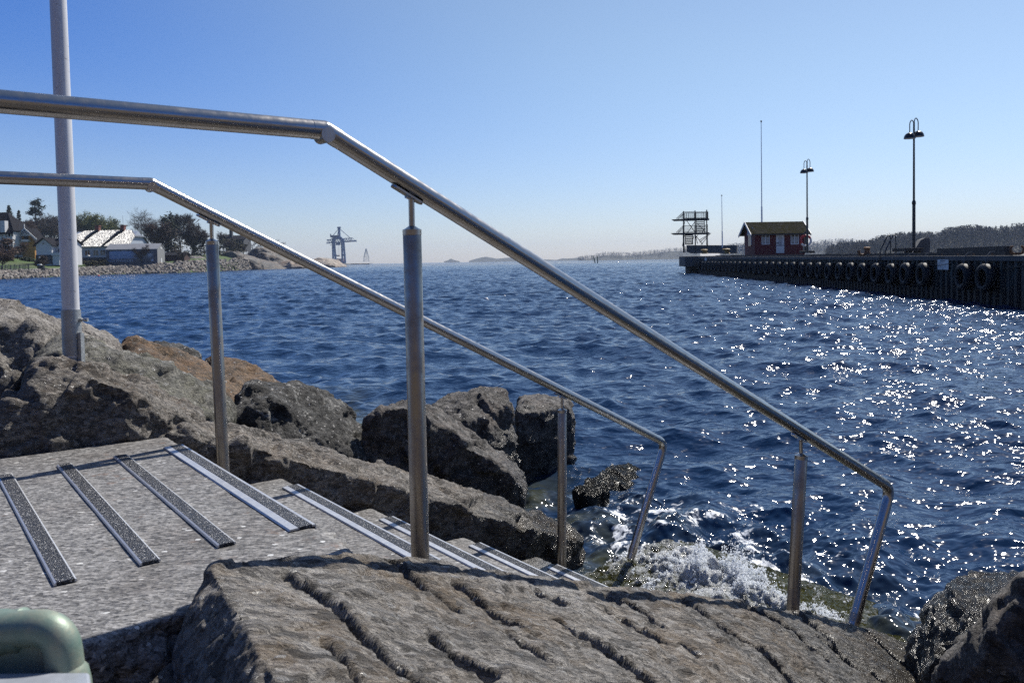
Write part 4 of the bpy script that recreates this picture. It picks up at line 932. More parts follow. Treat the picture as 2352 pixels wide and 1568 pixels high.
def window(x0, x1, za, zb, parent, y=0.0, two=True, panes='curtain'):
    fr = MB(); t = .075; W_, H_ = x1 - x0, zb - za
    for xx in (x0 + t / 2, x1 - t / 2): fr.box((xx, y - .03, (za + zb) / 2), (t, .06, H_))
    for zz_ in (za + t / 2, zb - t / 2): fr.box(((x0 + x1) / 2, y - .03, zz_), (W_ - 2 * t, .056, t))
    if two: fr.box(((x0 + x1) / 2, y - .034, (za + zb) / 2), (.11, .06, H_ - 2 * t))
    for zz_ in (za + H_ * .36, za + H_ * .66): fr.box(((x0 + x1) / 2, y - .028, zz_), (W_ - 2 * t, .03, .028))
    w = part('window', fr, MT['white'], parent)
    pn = MB(); pn.box(((x0 + x1) / 2, y - .008, (za + zb) / 2), (W_ - .06, .012, H_ - .06)); part('pane', pn, MT['glass'], w)
    if panes:
        cu = MB()
        for sx in (x0 + W_ * .30, x1 - W_ * .24): cu.box((sx, y - .0165, za + H_ * .42), (W_ * .2, .003, H_ * .6))
        part('curtain', cu, MT[panes], w)
    return w
window(xof(735), xof(955), hz(838), hz(548), hut); window(xof(1538), xof(1760), hz(845), hz(556), hut)
dr = MB(); dx0, dx1 = xof(1135), xof(1358); dzb, dzt = hz(1080), hz(550)
dr.box(((dx0 + dx1) / 2, -.03, (dzb + dzt) / 2), (dx1 - dx0, .06, dzt - dzb)); door = part('door', dr, MT['white'], hut, bevel=.008)
RX = Matrix.Rotation(pi / 2, 3, 'X')
rw = (dx1 - dx0) * .25; cxd = (dx0 + dx1) / 2
part('round_window', MB().lathe([(.0001, .0), (rw, .0), (rw, .012), (rw + .02, .012), (rw + .02, -.004)], 28, (cxd, -.063, hz(668)), RX), MT['curtain'], door)
em = MB().lathe([(.135, .0), (.17, .0), (.17, .006), (.135, .006), (.135, 0)], 28, (cxd, -.064, hz(793)), RX)
em.bar((cxd, -.067, hz(828)), (cxd, -.067, hz(765)), .03, .006); em.prism([(cxd - .08, -.066, hz(810)), (cxd, -.066, hz(765)), (cxd + .08, -.066, hz(810)), (cxd, -.066, hz(792))], (0, -.005, 0))
part('emblem', em, MT['ink'], door)
for tx_, sz, yy in (('Sørvika', .12, 851), ('Sjøbadeforening', .145, 870)):
    o = link('lettering', text_mesh(tx_, sz, MT['ink']), None, door); o.location = (cxd, -.066, hz(yy)); o.rotation_euler = (pi / 2, 0, 0)
part('door_handle', MB().bar((dx0 + .08, -.09, hz(803)), (dx0 + .22, -.09, hz(812)), .03, .03).box((dx0 + .09, -.075, hz(803)), (.05, .05, .12)), MT['dark_metal'], door)
# left gable: sign board and window
gw = MB(); gw.box((-.03, DP * .42, (hz(845) + hz(560)) / 2), (.05, .9, hz(560) - hz(845))); w_ = part('window', gw, MT['white'], hut)
part('pane', MB().box((-.06, DP * .42 - .2, (hz(845) + hz(560)) / 2), (.02, .28, 1.1)).box((-.06, DP * .42 + .2, (hz(845) + hz(560)) / 2), (.02, .28, 1.1)), MT['glass'], w_)
part('name_board', MB().box((-.03, DP * .42, hz(455)), (.04, 1.7, .72)), MT['white'], hut)
tb = MB()
for k, w in enumerate((.8, 1.2, 1.0)): tb.box((-.053, DP * .42, hz(455) + .18 - .18 * k), (.006, w, .07))
part('lettering', tb, MT['ink2'], hut)
part('foundation', MB().box((Wd / 2, DP / 2, -.22), (Wd + .4, DP + .3, .26)), MT['timber'], hut)

# lamp posts ------------------------------------------------------------
def lamp_post(label, xb, yb, ytop, dep, split=.36):
    B = P(xb, yb, dep); mp = dep / F; H = (yb - ytop) * mp - .02
    o = thing('lamp_post', label, 'lamp post', B, 0, 'twin headed lamp posts on the pier')
    hh = H
    part('pole', MB().tube([(0, 0, -.15), (0, 0, hh * split), (0, 0, hh * split), (0, 0, hh - .05)], [.075, .07, .05, .04], 14), MT['dark_metal'], o, smooth=True)
    part('pole_collar', MB().lathe([(.07, hh * split - .1), (.085, hh * split - .08), (.085, hh * split + .02), (.05, hh * split + .1)], 14), MT['dark_metal'], o, smooth=True)
    for k, (dx, dy, dz) in enumerate(((-.23, -.08, -.05), (.23, .08, .05))):
        z = hh + dz
        arm = fillet([(0, 0, hh - .45), (dx * .08, dy * .08, z - .02), (dx * .5, dy * .5, z + .10), (dx * 1.0, dy, z - .05), (dx * 1.0, dy, z - .5)], [.2, .16, .2], 6)
        part('lamp_arm', MB().tube(arm, .022, 8), MT['dark_metal'], o, smooth=True)
        c = (dx * 1.0, dy, z - .76)
        s_ = part('lamp_shade', MB().lathe([(.02, .28), (.05, .27), (.10, .25), (.18, .20), (.235, .11), (.25, .02), (.25, 0), (.24, 0), (.225, .05), (.12, .14), (.0001, .16)], 24, c), MT['dark_metal'], o, smooth=True)
        part('diffuser', MB().lathe([(.0001, -.01), (.18, -.008), (.23, .008), (.21, .02)], 20, c), MT['white'], s_, smooth=True)
    return o
dl = (PW(*z2(1657, 850), 1.4) - EYEV) @ FW
lamp_post('tall twin headed lamp post nearest on the pier, beside the concrete wedge', *z2(1659, 852), z2(0, 55)[1], dl)
dl2 = (PW(*z2(988, 866), 1.6) - EYEV) @ FW
lamp_post('smaller looking twin headed lamp post at the right corner of the red hut', *z2(989, 868), z2(0, 306)[1], dl2)
# flag poles
def flagpole(label, xb, yb, xt, yt, off, r, col):
    B = PW(xb, yb, off); d = (B - EYEV) @ FW; T = P(xt, yt, d); o = thing('flagpole', label, 'flagpole', B); T = T - B
    part('pole', MB().tube([(0, 0, -.3), T * .28, T * .281, T], [r * 1.25, r * 1.15, r * .8, r * .45], 10), col, o, smooth=True)
    part('finial', MB().ball(T, r * 1.5, 8, 6), MT['dark_metal'], o, smooth=True)
flagpole('tall thin flagpole rising behind the red hut', *z2(704, 800), *z2(699, 56), 6.5, .07, MT['mast'])
flagpole('short thin pole between the diving tower and the red hut', *z5(1124, 884), *z2(451, 522), 4.2, .06, MT['mast'])
# diving tower -----------------------------------------------------------
TB = PW(*z5(600, 1020), 1.2); dT = (TB - EYEV) @ FW; k5 = dT / F / (4.9 * 1.7415)
tw = thing('diving_tower', 'grey two level diving tower with railings at the far end of the pier', 'diving tower', TB)
def T5(X, Y, dy=0.0): return ((X - 600) * k5, dy, (1020 - Y) * k5)
c = MB()
for X, top_, dy in ((325, 500, -1.1), (555, 500, -1.1), (790, 490, -1.1), (368, 215, 0), (595, 208, 0), (822, 198, 0), (410, 235, 1.1), (635, 222, 1.1), (862, 213, 1.1)):
    c.bar(T5(X, 1030, dy), T5(X, top_, dy), .11)
part('column', c, MT['timber'], tw)
br = MB()
for a, b, dy in (((430, 405), (590, 630), 0), ((595, 420), (445, 640), 0), ((640, 470), (790, 620), 0), ((790, 560), (730, 640), 0), ((640, 690), (780, 870), 1.1), ((690, 685), (640, 740), 1.1), ((745, 880), (865, 740), 1.1), ((640, 790), (790, 700), -1.1), ((640, 835), (860, 660), -1.1), ((325, 900), (370, 690), -.5), ((560, 690), (600, 860), -1.1), ((560, 870), (610, 690), 1.1), ((395, 480), (410, 420), 0.5), ((830, 520), (860, 700), .5)):
    br.bar(T5(*a, dy), T5(*b, dy), .07)
part('brace', br, MT['timber'], tw)
part('platform', MB().span(T5(320, 680, -1.2), T5(830, 645, .1)), MT['timber'], tw, label='lower platform')
part('platform', MB().span(T5(360, 402, -.1), T5(868, 368, 1.2)), MT['timber'], tw, label='upper platform')
part('diving_board', MB().prism([T5(105, 646, -.9), T5(330, 646, -.9), T5(330, 680, -.9), T5(165, 680, -.9)], (0, .7, 0)), MT['timber'], tw)
part('diving_board', MB().prism([T5(157, 372, .2), T5(370, 368, .2), T5(370, 402, .2), T5(210, 405, .2)], (0, .7, 0)), MT['timber'], tw)
def railing(x0, x1, yt, yb, dy, n, extra=True):
    r = MB(); r.bar(T5(x0, yt, dy), T5(x1, yt, dy), .06); r.bar(T5(x0, yb - 14, dy), T5(x1, yb - 14, dy), .05)
    for i in range(n): X = x0 + (x1 - x0) * (i + .5) / n; r.bar(T5(X, yb, dy), T5(X, yt, dy), .035)
    return part('railing', r, MT['timber'], tw)
railing(368, 595, 232, 368, 0, 11); railing(600, 822, 238, 368, 0, 11); railing(410, 862, 245, 368, 1.1, 12)
railing(325, 555, 508, 645, -1.1, 10); railing(555, 790, 506, 645, -1.1, 10)
for x0, x1, yt, yb, dy in ((225, 365, 232, 362, 0), (290, 410, 245, 362, 1.1), (185, 325, 508, 640, -1.1), (245, 368, 520, 640, -.3)):
    r = MB(); r.bar(T5(x0, yb, dy), T5(x1, yt, dy), .06)
    for i in range(1, 6): t = i / 6; X = x0 + (x1 - x0) * t; r.bar(T5(X, yb, dy), T5(X, yb + (yt - yb) * t, dy), .032)
    part('railing', r, MT['timber'], tw)
r = MB()
for dy in np.linspace(0, 1.1, 7): r.bar(T5(858 - 36 * (dy < .1), 368, dy), T5(858 - 36 * (dy < .1), 232, dy), .035)
r.bar(T5(840, 225, 0), T5(862, 225, 1.1), .06); part('railing', r, MT['timber'], tw)
ld = MB()
for Y in np.linspace(690, 860, 6): ld.bar(T5(412, Y, .3), T5(555, Y, .3), .05, .14)
ld.bar(T5(412, 870, .3), T5(412, 640, .3), .08); ld.bar(T5(555, 870, .3), T5(555, 640, .3), .08); part('stair', ld, MT['timber'], tw)
ld = MB()
for Y in np.linspace(430, 600, 6): ld.bar(T5(640, Y, .6), T5(800, Y, .6), .05, .12)
ld.bar(T5(640, 640, .6), T5(640, 400, .6), .07); ld.bar(T5(800, 640, .6), T5(800, 400, .6), .07); part('stair', ld, MT['timber'], tw)
r = MB()
for X in (312, 330, 350, 395): r.bar(T5(X, 1030, -1.6), T5(X, 918, -1.6), .05)
r.bar(T5(305, 925, -1.6), T5(410, 915, -1.6), .05); part('railing', r, MT['dark_metal'], tw)
# concrete parapet
pb = MB(); q0 = PW(*z5(420, 1040), .9); dq = (q0 - EYEV) @ FW
pb.prism([P(*z5(495, 1045), dq), P(*z5(420, 1010), dq), P(*z5(420, 885), dq), P(*z5(1410, 885), dq), P(*z5(1410, 1045), dq)], (.5, 1.4, 0)); solo('parapet', pb, MT['concrete'], 'low concrete parapet block between the diving tower and the red hut', 'parapet', bevel=.03)
# bollards and fittings
def bollard(label, x, y, off, r, h, mat):
    B = PW(x, y, off); o = thing('bollard', label, 'bollard', B, 0, 'mooring bollards on the pier')
    part('post', MB().lathe([(r * 1.3, 0), (r * 1.3, .05), (r, .09), (r * .9, h * .6), (r, h * .72)], 16, (0, 0, -.1)), mat, o, smooth=True)
    part('head', MB().lathe([(r * .9, h * .6), (r * 1.5, h * .72), (r * 1.55, h * .9), (r * 1.2, h), (.001, h * 1.04)], 16, (-r * .25, 0, -.1)), mat, o, smooth=True)
bollard('ochre bollard in front of the parapet, nearer the diving tower', *z5(780, 1035), .45, .26, .48, MT['yellow_iron'])
bollard('ochre bollard in front of the parapet, nearer the red hut', *z5(1215, 1035), .45, .24, .50, MT['yellow_iron'])
bollard('dark rusty mooring bollard left of the bathing ladder', *z7(1060, 615), .9, .11, .34, MT['rust'])
cc = PW(*z7(978, 665), .35); dq = (cc - EYEV) @ FW; kk = dq / F / (3.92 * 1.7415)
def Q7(X, Y, c=cc): return np.array(c) + np.array([(X - 978) * kk, 0, (665 - Y) * kk])
solo('mooring_cleat', MB().tube(fillet([Q7(922, 592), Q7(925, 650), Q7(978, 672), Q7(1030, 650), Q7(1032, 590)], .12, 8), .07, 10), MT['rust'], 'rusty U shaped mooring cleat beside the dark bollard', 'mooring cleat', smooth=True)
c8 = PW(*z8(1836, 655), .3); d8 = (c8 - EYEV) @ FW; k8 = d8 / F / (3.919 * 1.7415)
ho = MB()
for sg_ in (-1, 1):
    pts = [c8 + np.array([sg_ * (10 + 95 * sin(t)) * k8, 0, (72 - 72 * cos(t)) * k8]) for t in np.linspace(0, 2.5, 16)]
    ho.tube(pts, [(.03 + .016 * (1 - abs(i - 8) / 8)) for i in range(16)], 10)
ho.box(c8 + np.array([0, 0, .02]), (60 * k8, .2, .08)); solo('mooring_horn', ho, MT['rust'], 'large rusty horn shaped mooring hook at the right edge of the pier', 'mooring hook', smooth=True)
# bathing ladders
def ladder(label, hx, ytop, ybot, off, wid, kx):
    B = PW(*z7(hx, ybot), off); d = (B - EYEV) @ FW; kk = d / F / (3.92 * 1.7415)
    o = thing('bathing_ladder', label, 'ladder', B, 0, 'bathing ladders on the pier')
    for i, ox in enumerate((0, kx)):
        q = lambda X, Y, dy=0: ((X - hx) * kk, dy, (ybot - Y) * kk)
        pts = fillet([q(hx + ox, 1190), q(hx + ox, 605), q(hx + ox + wid * .72, ytop + 6), q(hx + ox + wid * .9, ytop - 6), q(hx + ox + wid, ytop + 30), q(hx + ox + wid, ybot - 10)], [.1, .15, .15, .12], 6)
        part('rail', MB().tube(pts, .026, 8), MT['dark_metal'], o, smooth=True)
    rg_ = MB()
    for Y in range(720, 1180, 75): rg_.bar(q(hx, Y), q(hx + kx, Y), .05, .03)
    part('rung', rg_, MT['galv'], o)
ladder('bathing ladder with two tall bent handrails, left of the near lamp post', 1255, 362, 668, -.1, 165, 82)
lb = PW(*z6(200, 1230), .2); d6 = (lb - EYEV) @ FW; k6 = d6 / F / (6.918 * 1.7415)
o = thing('bathing_ladder', 'small bathing ladder between the parapet and the red hut', 'ladder', lb, 0, 'bathing ladders on the pier')
q6 = lambda X, Y, dy=0: ((X - 200) * k6, dy, (1230 - Y) * k6)
for ox in (0, 48):
    part('rail', MB().tube(fillet([q6(70 + ox, 1190), q6(95 + ox, 1110), q6(165 + ox, 985), q6(195 + ox, 955), q6(215 + ox, 985), q6(215 + ox, 1260)], [.2, .2, .2, .2], 5), .03, 8), MT['galv'], o, smooth=True)
part('rung', MB().bar(q6(60, 1033), q6(235, 1033), .06).bar(q6(170, 1130), q6(170, 1040), .07), MT['galv'], o)
# table like plinth at the lamp foot, wedge, beam, lifebuoy
pc = PW(*z7(1785, 668), 1.0); dq = (pc - EYEV) @ FW; kk = dq / F / (3.92 * 1.7415)
qp = lambda X, Y, dy=0: ((X - 1785) * kk, dy, (668 - Y) * kk)
o = thing('plank_table', 'low plank table around the foot of the near lamp post', 'table', pc)
part('table_top', MB().span(qp(1640, 605, -.1), qp(1925, 555, 1.2)), MT['timber'], o, bevel=.01)
for X in (1680, 1745, 1830, 1885): part('leg', MB().span(qp(X - 16, 672, 0), qp(X + 16, 605, .16)), MT['timber'], o)
pw = PW(*z8(470, 620), 3.0); dq = (pw - EYEV) @ FW
wg = MB().prism([P(*z8(200, 628), dq), P(*z8(330, 425), dq), P(*z8(400, 395), dq), P(*z8(460, 390), dq), P(*z8(460, 412), dq), P(*z8(472, 418), dq), P(*z8(472, 640), dq), P(*z8(200, 640), dq)], (.6, 1.6, 0)); solo('concrete_wedge', wg, MT['concrete'], 'grey concrete wedge behind the near lamp post', 'concrete block', bevel=.03)
pm = PW(*z8(1100, 650), .7)
bm_ = MB(); sA, sB = s_of(PW(*z8(622, 640), .7)), s_of(PW(*z8(1690, 640), .7))
bm_.bar(PS(sA, .7, zc(sA) + .19), PS(sB, .7, zc(sB) + .22), .22, .2)
o = thing('steel_beam', 'long dark beam lying on blocks along the pier edge, right of the concrete wedge', 'beam', PS((sA + sB) / 2, .7, zc(0)))
part('beam', bm_, MT['timber'], o, True)
for t in (.12, .38, .62, .88): s = sA + (sB - sA) * t; part('block', MB().box(PS(s, .7, zc(s) + .045), (.3, .3, .09)), MT['rust'], o, True)
pl_ = PW(*z6(1960, 960), 2.4); dq = (pl_ - EYEV) @ FW; k6 = dq / F / (6.918 * 1.7415)
o = thing('lifebuoy_stand', 'lifebuoy with a red and white ring on a dark stand right of the hut', 'lifebuoy', P(*z6(1960, 1120), dq))
ql = lambda X, Y, dy=0: ((X - 1960) * k6, dy, (1120 - Y) * k6)
part('stand', MB().bar(ql(1965, 1130, .1), ql(1965, 590, .1), .09).bar(ql(1935, 690, .1), ql(1985, 690, .1), .05, .4).bar(ql(1930, 620, .1), ql(1990, 600, .1), .05).span(ql(1925, 1130, .02), ql(1990, 940, .3)), MT['dark_metal'], o)
MT['buoy_red'] = simple('lifebuoy_red', (.5, .02, .02), .5, 0, .1)
RYm = Matrix.Rotation(pi / 2, 3, 'X')
def ring(a0, a1, c, R_, r): return [np.array(c) + np.array([cos(a) * R_, 0, sin(a) * R_]) for a in np.linspace(a0, a1, 14)]
cl = ql(1952, 850, -.05)
lbr = part('ring', MB().tube(ring(-2.6, .5, cl, .36, 0), .075, 10), MT['white'], o, smooth=True)
part('ring_band', MB().tube(ring(.5, 3.68, cl, .36, 0), .076, 10), MT['buoy_red'], lbr, smooth=True)
solo('plank_box', MB().span(tuple(PW(*z6(1840, 1195), 1.7)), tuple(PW(*z6(2150, 1125), 2.6))), MT['timber'], 'low plank box at the right corner of the red hut', 'box', bevel=.02)
for k, (X0, X1, Y0, Y1, lb) in enumerate(((930, 960, 668, 690, ''), )): pass

# ------------------------------------------------------------------ headland on the left
sx = [-420, -200, 0, 143, 182, 300, 413, 504, 595, 640, 703, 777, 800]
sy = [660, 650, 641.3, 635.3, 632.8, 629, 626.7, 623, 618.9, 618, 616, 612.9, 612.5]
dsh = [(G(x, y) - EYEV) @ FW for x, y in zip(sx, sy)]
def shore_d(x): return float(np.interp(x, sx, dsh))
prof_x = [-420, 0, 143, 182, 300, 380, 500, 560, 600, 640, 703, 777, 800]
offs = [-14, 0, 3, 7, 30, 80, 200, 420]
tab = {0: [0.1] * 13, 3: [.9, .75, .8, .9, 1.1, 1.3, 1.8, 2.0, 1.6, 1.0, .4, .1, -.3],
       7: [1.3, 1.2, 1.3, 1.55, 1.9, 2.35, 3.4, 3.8, 3.0, 1.8, .6, .1, -.5], 30: [2.6, 2.4, 2.5, 2.6, 2.9, 3.4, 4.9, 5.4, 5.0, 3.6, 1.0, .0, -1],
       80: [6, 6.2, 4.2, 3.6, 3.6, 4.6, 6.6, 7.0, 6.0, 4, .5, -1, -2], 200: [11, 11, 10, 8, 7, 7, 8, 8, 5, 2, -2, -2, -2], 420: [6, 6, 6, 5, 4, 3, 2, 1, -2, -2, -2, -2, -2], -14: [-1.5] * 13}
def ground_z(x, off):
    ks = sorted(tab); vals = [float(np.interp(x, prof_x, tab[k])) for k in ks]; return float(np.interp(off, ks, vals))
def land(x, off):                                            # point on the headland: image column, metres behind the waterline
    d = shore_d(x) + off; q = P(x, 600, d); return np.array([q[0], q[1], ground_z(x, off)])
def off_for(x, y):                                            # where the ground seen at (x,y) lies
    best = None
    for o_ in np.arange(2, 200, 2.0):
        d = shore_d(x) + o_; q = land(x, o_); yy = PPY - F * ((q - EYEV) @ UP) / ((q - EYEV) @ FW)
        if yy <= y: return o_
    return 120.0
cols = np.linspace(-420, 800, 190); ofs = np.concatenate([np.linspace(-14, 8, 14), np.linspace(11, 60, 16), np.linspace(66, 420, 24)])
v = np.array([[*land(x, o_)] for x in cols for o_ in ofs]); v[:, 2] += fbm(v * .09, 4, 5) * .5 * np.clip(np.tile(ofs, len(cols)) / 15, 0, 1)
idx = np.arange(len(cols) * len(ofs)).reshape(len(cols), len(ofs)); f = np.stack([idx[:-1, :-1], idx[1:, :-1], idx[1:, 1:], idx[:-1, 1:]], -1).reshape(-1, 4)
m = NT('lawn'); cw = m.wpos(); n = m.noise(cw, .12, 6, .65); n2 = m.noise(cw, 1.5, 5, .7)
m.set(Base_Color=m.mix(m.rng(n, .47, .66), m.ramp(n2, [(.3, (.035, .075, .010)), (.7, (.075, .125, .018))]), (.07, .06, .03)), Roughness=.95); MT['lawn'] = m.m
kl = int(np.searchsorted(cols, 545)) * len(ofs)
tag(link('lawn', np_mesh('lawn', v[:kl + len(ofs)], f[f.max(1) < kl + len(ofs)]), MT['lawn']), kind='structure')
MT['bedrock_dark'] = rockmat('dark_bedrock', (.045, .042, .04), (.12, .115, .105), (.24, .225, .205), (.25, .16, .10), .6, flake=0, grain=1.5, big=.15)
tag(link('rocky_shore', np_mesh('rocky_shore', v[kl:], f[f.min(1) >= kl] - kl), MT['bedrock_dark']), kind='structure')
# rubble bank
MT['rubble'] = rockmat('rubble_stone', (.05, .046, .042), (.20, .185, .165), (.42, .39, .355), (.34, .22, .14), .5, flake=0, grain=2.2, big=.9, bump=.12)
ico = bmesh.new(); bmesh.ops.create_icosphere(ico, subdivisions=1, radius=1); icv = np.array([q.co for q in ico.verts]); icf = [tuple(q.index for q in t.verts) for t in ico.faces]; ico.free()
mb = MB(); rr = random.Random(21)
for k in range(3600):
    x = rr.uniform(-60, 600); o_ = rr.uniform(-.5, 7.6)
    if x < 150 and o_ > 5 and rr.random() < .6: continue
    p_ = land(x, o_); sz = rr.uniform(.2, .62) * (1.25 if x > 330 else 1.0) * (.8 if rr.random() < .5 else 1.1)
    Rm = np.array(Matrix.Rotation(rr.uniform(0, 6), 3, Vector((rr.gauss(0, 1), rr.gauss(0, 1), rr.gauss(0, 1))).normalized()))
    w_ = (icv * (1 + np.array([rr.uniform(-.28, .28) for _ in icv]))[:, None] * np.array([sz, sz * rr.uniform(.6, 1), sz * rr.uniform(.45, .8)])) @ Rm.T + p_ + np.array([0, 0, sz * .15])
    mb.add(w_, icf)
tag(link('rubble_bank', mb.mesh('rubble_bank', fix=False), MT['rubble']), 'bank of loose grey stones along the left shore', 'stones', kind='stuff')
# smooth bedrock
MT['bedrock'] = rockmat('smooth_bedrock', (.15, .13, .11), (.36, .31, .26), (.50, .45, .39), (.42, .26, .15), .5, flake=0, grain=1.2, big=.12)
MT['bedrock_dark'] = rockmat('dark_bedrock', (.045, .042, .04), (.12, .115, .105), (.24, .225, .205), (.25, .16, .10), .6, flake=0, grain=1.5, big=.15)
def far_rock(label, outline, d, depth, mat, vox, amp, seed):
    pts = [P(*q, d) for q in outline]; pts += [q + np.array([0, depth, -.3]) for q in pts] + [q + np.array([0, -depth * .3, 0]) * 1.0 - np.array([0, 0, (q[2] + .5)]) for q in pts] + [np.array([q[0], q[1] + depth, -.5]) for q in pts]
    rock(label, pts, mat, vox, amp, .25, seed, 4, group='bedrock along the left shore', name='rock', cell=4.0)
far_rock('pale rounded skerry farthest right on the left shore, by the crane', [h4(1450, 560), h4(1500, 545), h4(1580, 545), h4(1680, 575), h4(1780, 630), h4(1825, 668), h4(1300, 660), h4(1350, 600)], 440, 30, MT['bedrock'], .7, .7, 31)
far_rock('pale smooth rock slope at the waterline beneath the far handrail', [h4(700, 690), h4(860, 640), h4(950, 600), h4(1100, 585), h4(1200, 590), h4(1330, 640), h4(1380, 690)], 345, 18, MT['bedrock'], .6, .8, 32)
far_rock('dark rounded rock hump above the pale slope', [h4(640, 500), h4(690, 470), h4(760, 465), h4(830, 500), h4(900, 560), h4(1100, 575), h4(900, 620), h4(650, 640)], 352, 16, MT['bedrock_dark'], .6, 1.0, 33)
far_rock('grey rock dome at the top of the dark rocks', [h4(530, 440), h4(600, 410), h4(680, 392), h4(760, 410), h4(830, 450), h4(960, 500), h4(1050, 560), h4(600, 560)], 372, 16, MT['bedrock_dark'], .7, 1.0, 34)
far_rock('brown rock block where the rubble bank ends', [h4(540, 560), h4(600, 560), h4(660, 590), h4(690, 640), h4(660, 705), h4(560, 700), h4(510, 640)], 315, 8, MT['bedrock_dark'], .45, .7, 35)
far_rock('dark rock on the lawn behind the small bare tree', [h3(830, 1130), h3(900, 1085), h3(1050, 1055), h3(1180, 1065), h3(1260, 1115), h3(1250, 1140)], 262, 8, MT['bedrock_dark'], .4, .5, 36)
far_rock('grey outcrop behind the far handrail post', [h4(140, 510), h4(160, 460), h4(230, 440), h4(330, 450), h4(400, 490), h4(410, 515)], 300, 8, MT['bedrock_dark'], .4, .7, 37)

# trees --------------------------------------------------------------
MT['bark'] = simple('bark', (.055, .045, .038), .95, 0, .3, 2)
MT['twig'] = simple('bare_twigs', (.085, .066, .054), .95, 0, .3, 1)
MT['twig_red'] = simple('reddish_twigs', (.115, .074, .056), .95, 0, .3, 1)
MT['bud'] = simple('budding_twigs', (.17, .18, .05), .9, 0, .35, .6)
MT['needle'] = simple('dark_needles', (.018, .036, .016), .9, 0, .5, .5)
MT['ever'] = simple('evergreen_leaves', (.026, .040, .016), .85, 0, .5, .5)
def bare_tree(label, base, H, spread, seed, mat='twig', droop=0.0, levels=5, dens=1.0, tw=.045, group='bare trees on the left shore', leaf=None):
    o = thing('bare_tree', label, 'tree', base, 0, group); rr = random.Random(seed); tr = MB(); cr = MB(); lf = MB()
    def grow(p, d, ln, r, lv):
        pts = [p]; rs_ = [r]; q = p; dd = d.copy(); n = 4 if lv < 3 else 3
        for i in range(n):
            dd = (dd + Vector((rr.gauss(0, .13), rr.gauss(0, .13), rr.gauss(0, .08) + (.05 if lv < 3 else -droop)))).normalized()
            q = q + dd * ln / n; pts.append(q); rs_.append(max(tw * .5, r * (1 - .55 * (i + 1) / n)))
        (tr if lv <= 1 else cr).tube(pts, rs_, 6 if lv <= 1 else 3, cap=False)
        if lv >= levels:
            if leaf:
                for _ in range(2):
                    c = q + Vector((rr.gauss(0, .4), rr.gauss(0, .4), rr.gauss(0, .4))); s = rr.uniform(.12, .3); a = Vector((rr.gauss(0, 1), rr.gauss(0, 1), rr.gauss(0, 1))).normalized() * s; b = Vector((rr.gauss(0, 1), rr.gauss(0, 1), rr.gauss(0, 1))).normalized() * s
                    lf.add([c - a, c + b, c + a, c - b], [(0, 1, 2, 3)])
            return
        nb_ = int(round((3.1 if lv else 5.5) * dens + rr.random() * 1.4))
        for i in range(nb_):
            t = rr.uniform(.35, 1) if lv else rr.uniform(.3, 1.0); k = t * (len(pts) - 1); j = min(int(k), len(pts) - 2); b = pts[j].lerp(pts[j + 1], k - j)
            a = rr.uniform(0, 2 * pi); sp = spread * rr.uniform(.6, 1.3)
            side = Vector((cos(a), sin(a), 0)); nd = (dd * (1 - .35 * sp) + side * sp + Vector((0, 0, .18))).normalized()
            grow(b, nd, ln * rr.uniform(.5, .72), max(tw, rs_[j] * .55), lv + 1)
        if lv: grow(q, dd, ln * .6, rs_[-1], lv + 1)
    grow(Vector((0, 0, -.3)), Vector((rr.gauss(0, .04), rr.gauss(0, .04), 1)), H * .52, H * .022, 0)
    zmax = max(q[2] for q in cr.v) if cr.v else H; k = H / zmax
    for b in (tr, cr, lf): b.v = [(q[0] * k, q[1] * k, q[2] * k) for q in b.v]
    part('trunk', tr, MT['bark'], o); part('crown', cr, MT[mat], o)
    if lf.v: part('leaves', lf, MT[leaf], o)
    return o
def clump_tree(label, base, H, W, seed, mat, shape='round', n=900, leaf=.5, group='evergreen trees on the left shore', name='evergreen_tree', trunk=.25):
    o = thing(name, label, 'tree', base, 0, group); rr = random.Random(seed); cr = MB()
    part('trunk', MB().tube([(0, 0, -.3), (0, 0, H * .5), (0, 0, H * .95)], [H * .02 + .05, H * .014 + .03, .03], 7), MT['bark'], o)
    blobs = []
    if shape == 'spruce':
        nl = 15
        for i in range(nl):
            t = i / nl; z = H * (trunk + (1 - trunk) * t); R = W / 2 * (1 - t) ** .85 * rr.uniform(.75, 1.12) + .12
            for j in range(max(3, int(9 * (1 - t)))):
                a = rr.uniform(0, 6.28); blobs.append((cos(a) * R * .6, sin(a) * R * .6, z - R * .12, R * .5, R * .5, H * .02 + .1))
    elif shape == 'pine':
        for i in range(26):
            t = rr.random() ** .8; z = H * (.38 + .6 * t); R = W / 2 * (1.05 - .75 * t) ; a = rr.uniform(0, 6.28); d = rr.uniform(.25, 1) * R
            blobs.append((cos(a) * d, sin(a) * d, z, W * .15 * rr.uniform(.7, 1.3), W * .15, H * .035))
    else:
        for i in range(34):
            a = rr.uniform(0, 6.28); z = rr.uniform(trunk, 1); e = sqrt(max(0, 1 - ((z - .55) / .5) ** 2)); d = rr.uniform(.2, 1) * W / 2 * e * .9
            blobs.append((cos(a) * d, sin(a) * d, H * z * .94, W * .15 * rr.uniform(.7, 1.3), W * .15, H * .08))
    for k in range(n):
        b = rr.choice(blobs); c = Vector((b[0] + rr.gauss(0, .55) * b[3], b[1] + rr.gauss(0, .55) * b[4], b[2] + rr.gauss(0, .55) * b[5])); s = leaf * rr.uniform(.5, 1.2)
        a = Vector((rr.gauss(0, 1), rr.gauss(0, 1), rr.gauss(0, .45))).normalized() * s; q = Vector((rr.gauss(0, 1), rr.gauss(0, 1), rr.gauss(0, .8))).normalized() * s * .55
        cr.add([c - a, c + q, c + a, c - q], [(0, 1, 2, 3)])
    part('crown', cr, MT[mat], o); return o
def spot(x, y, extra=0): return land(x, off_for(x, y) + extra)
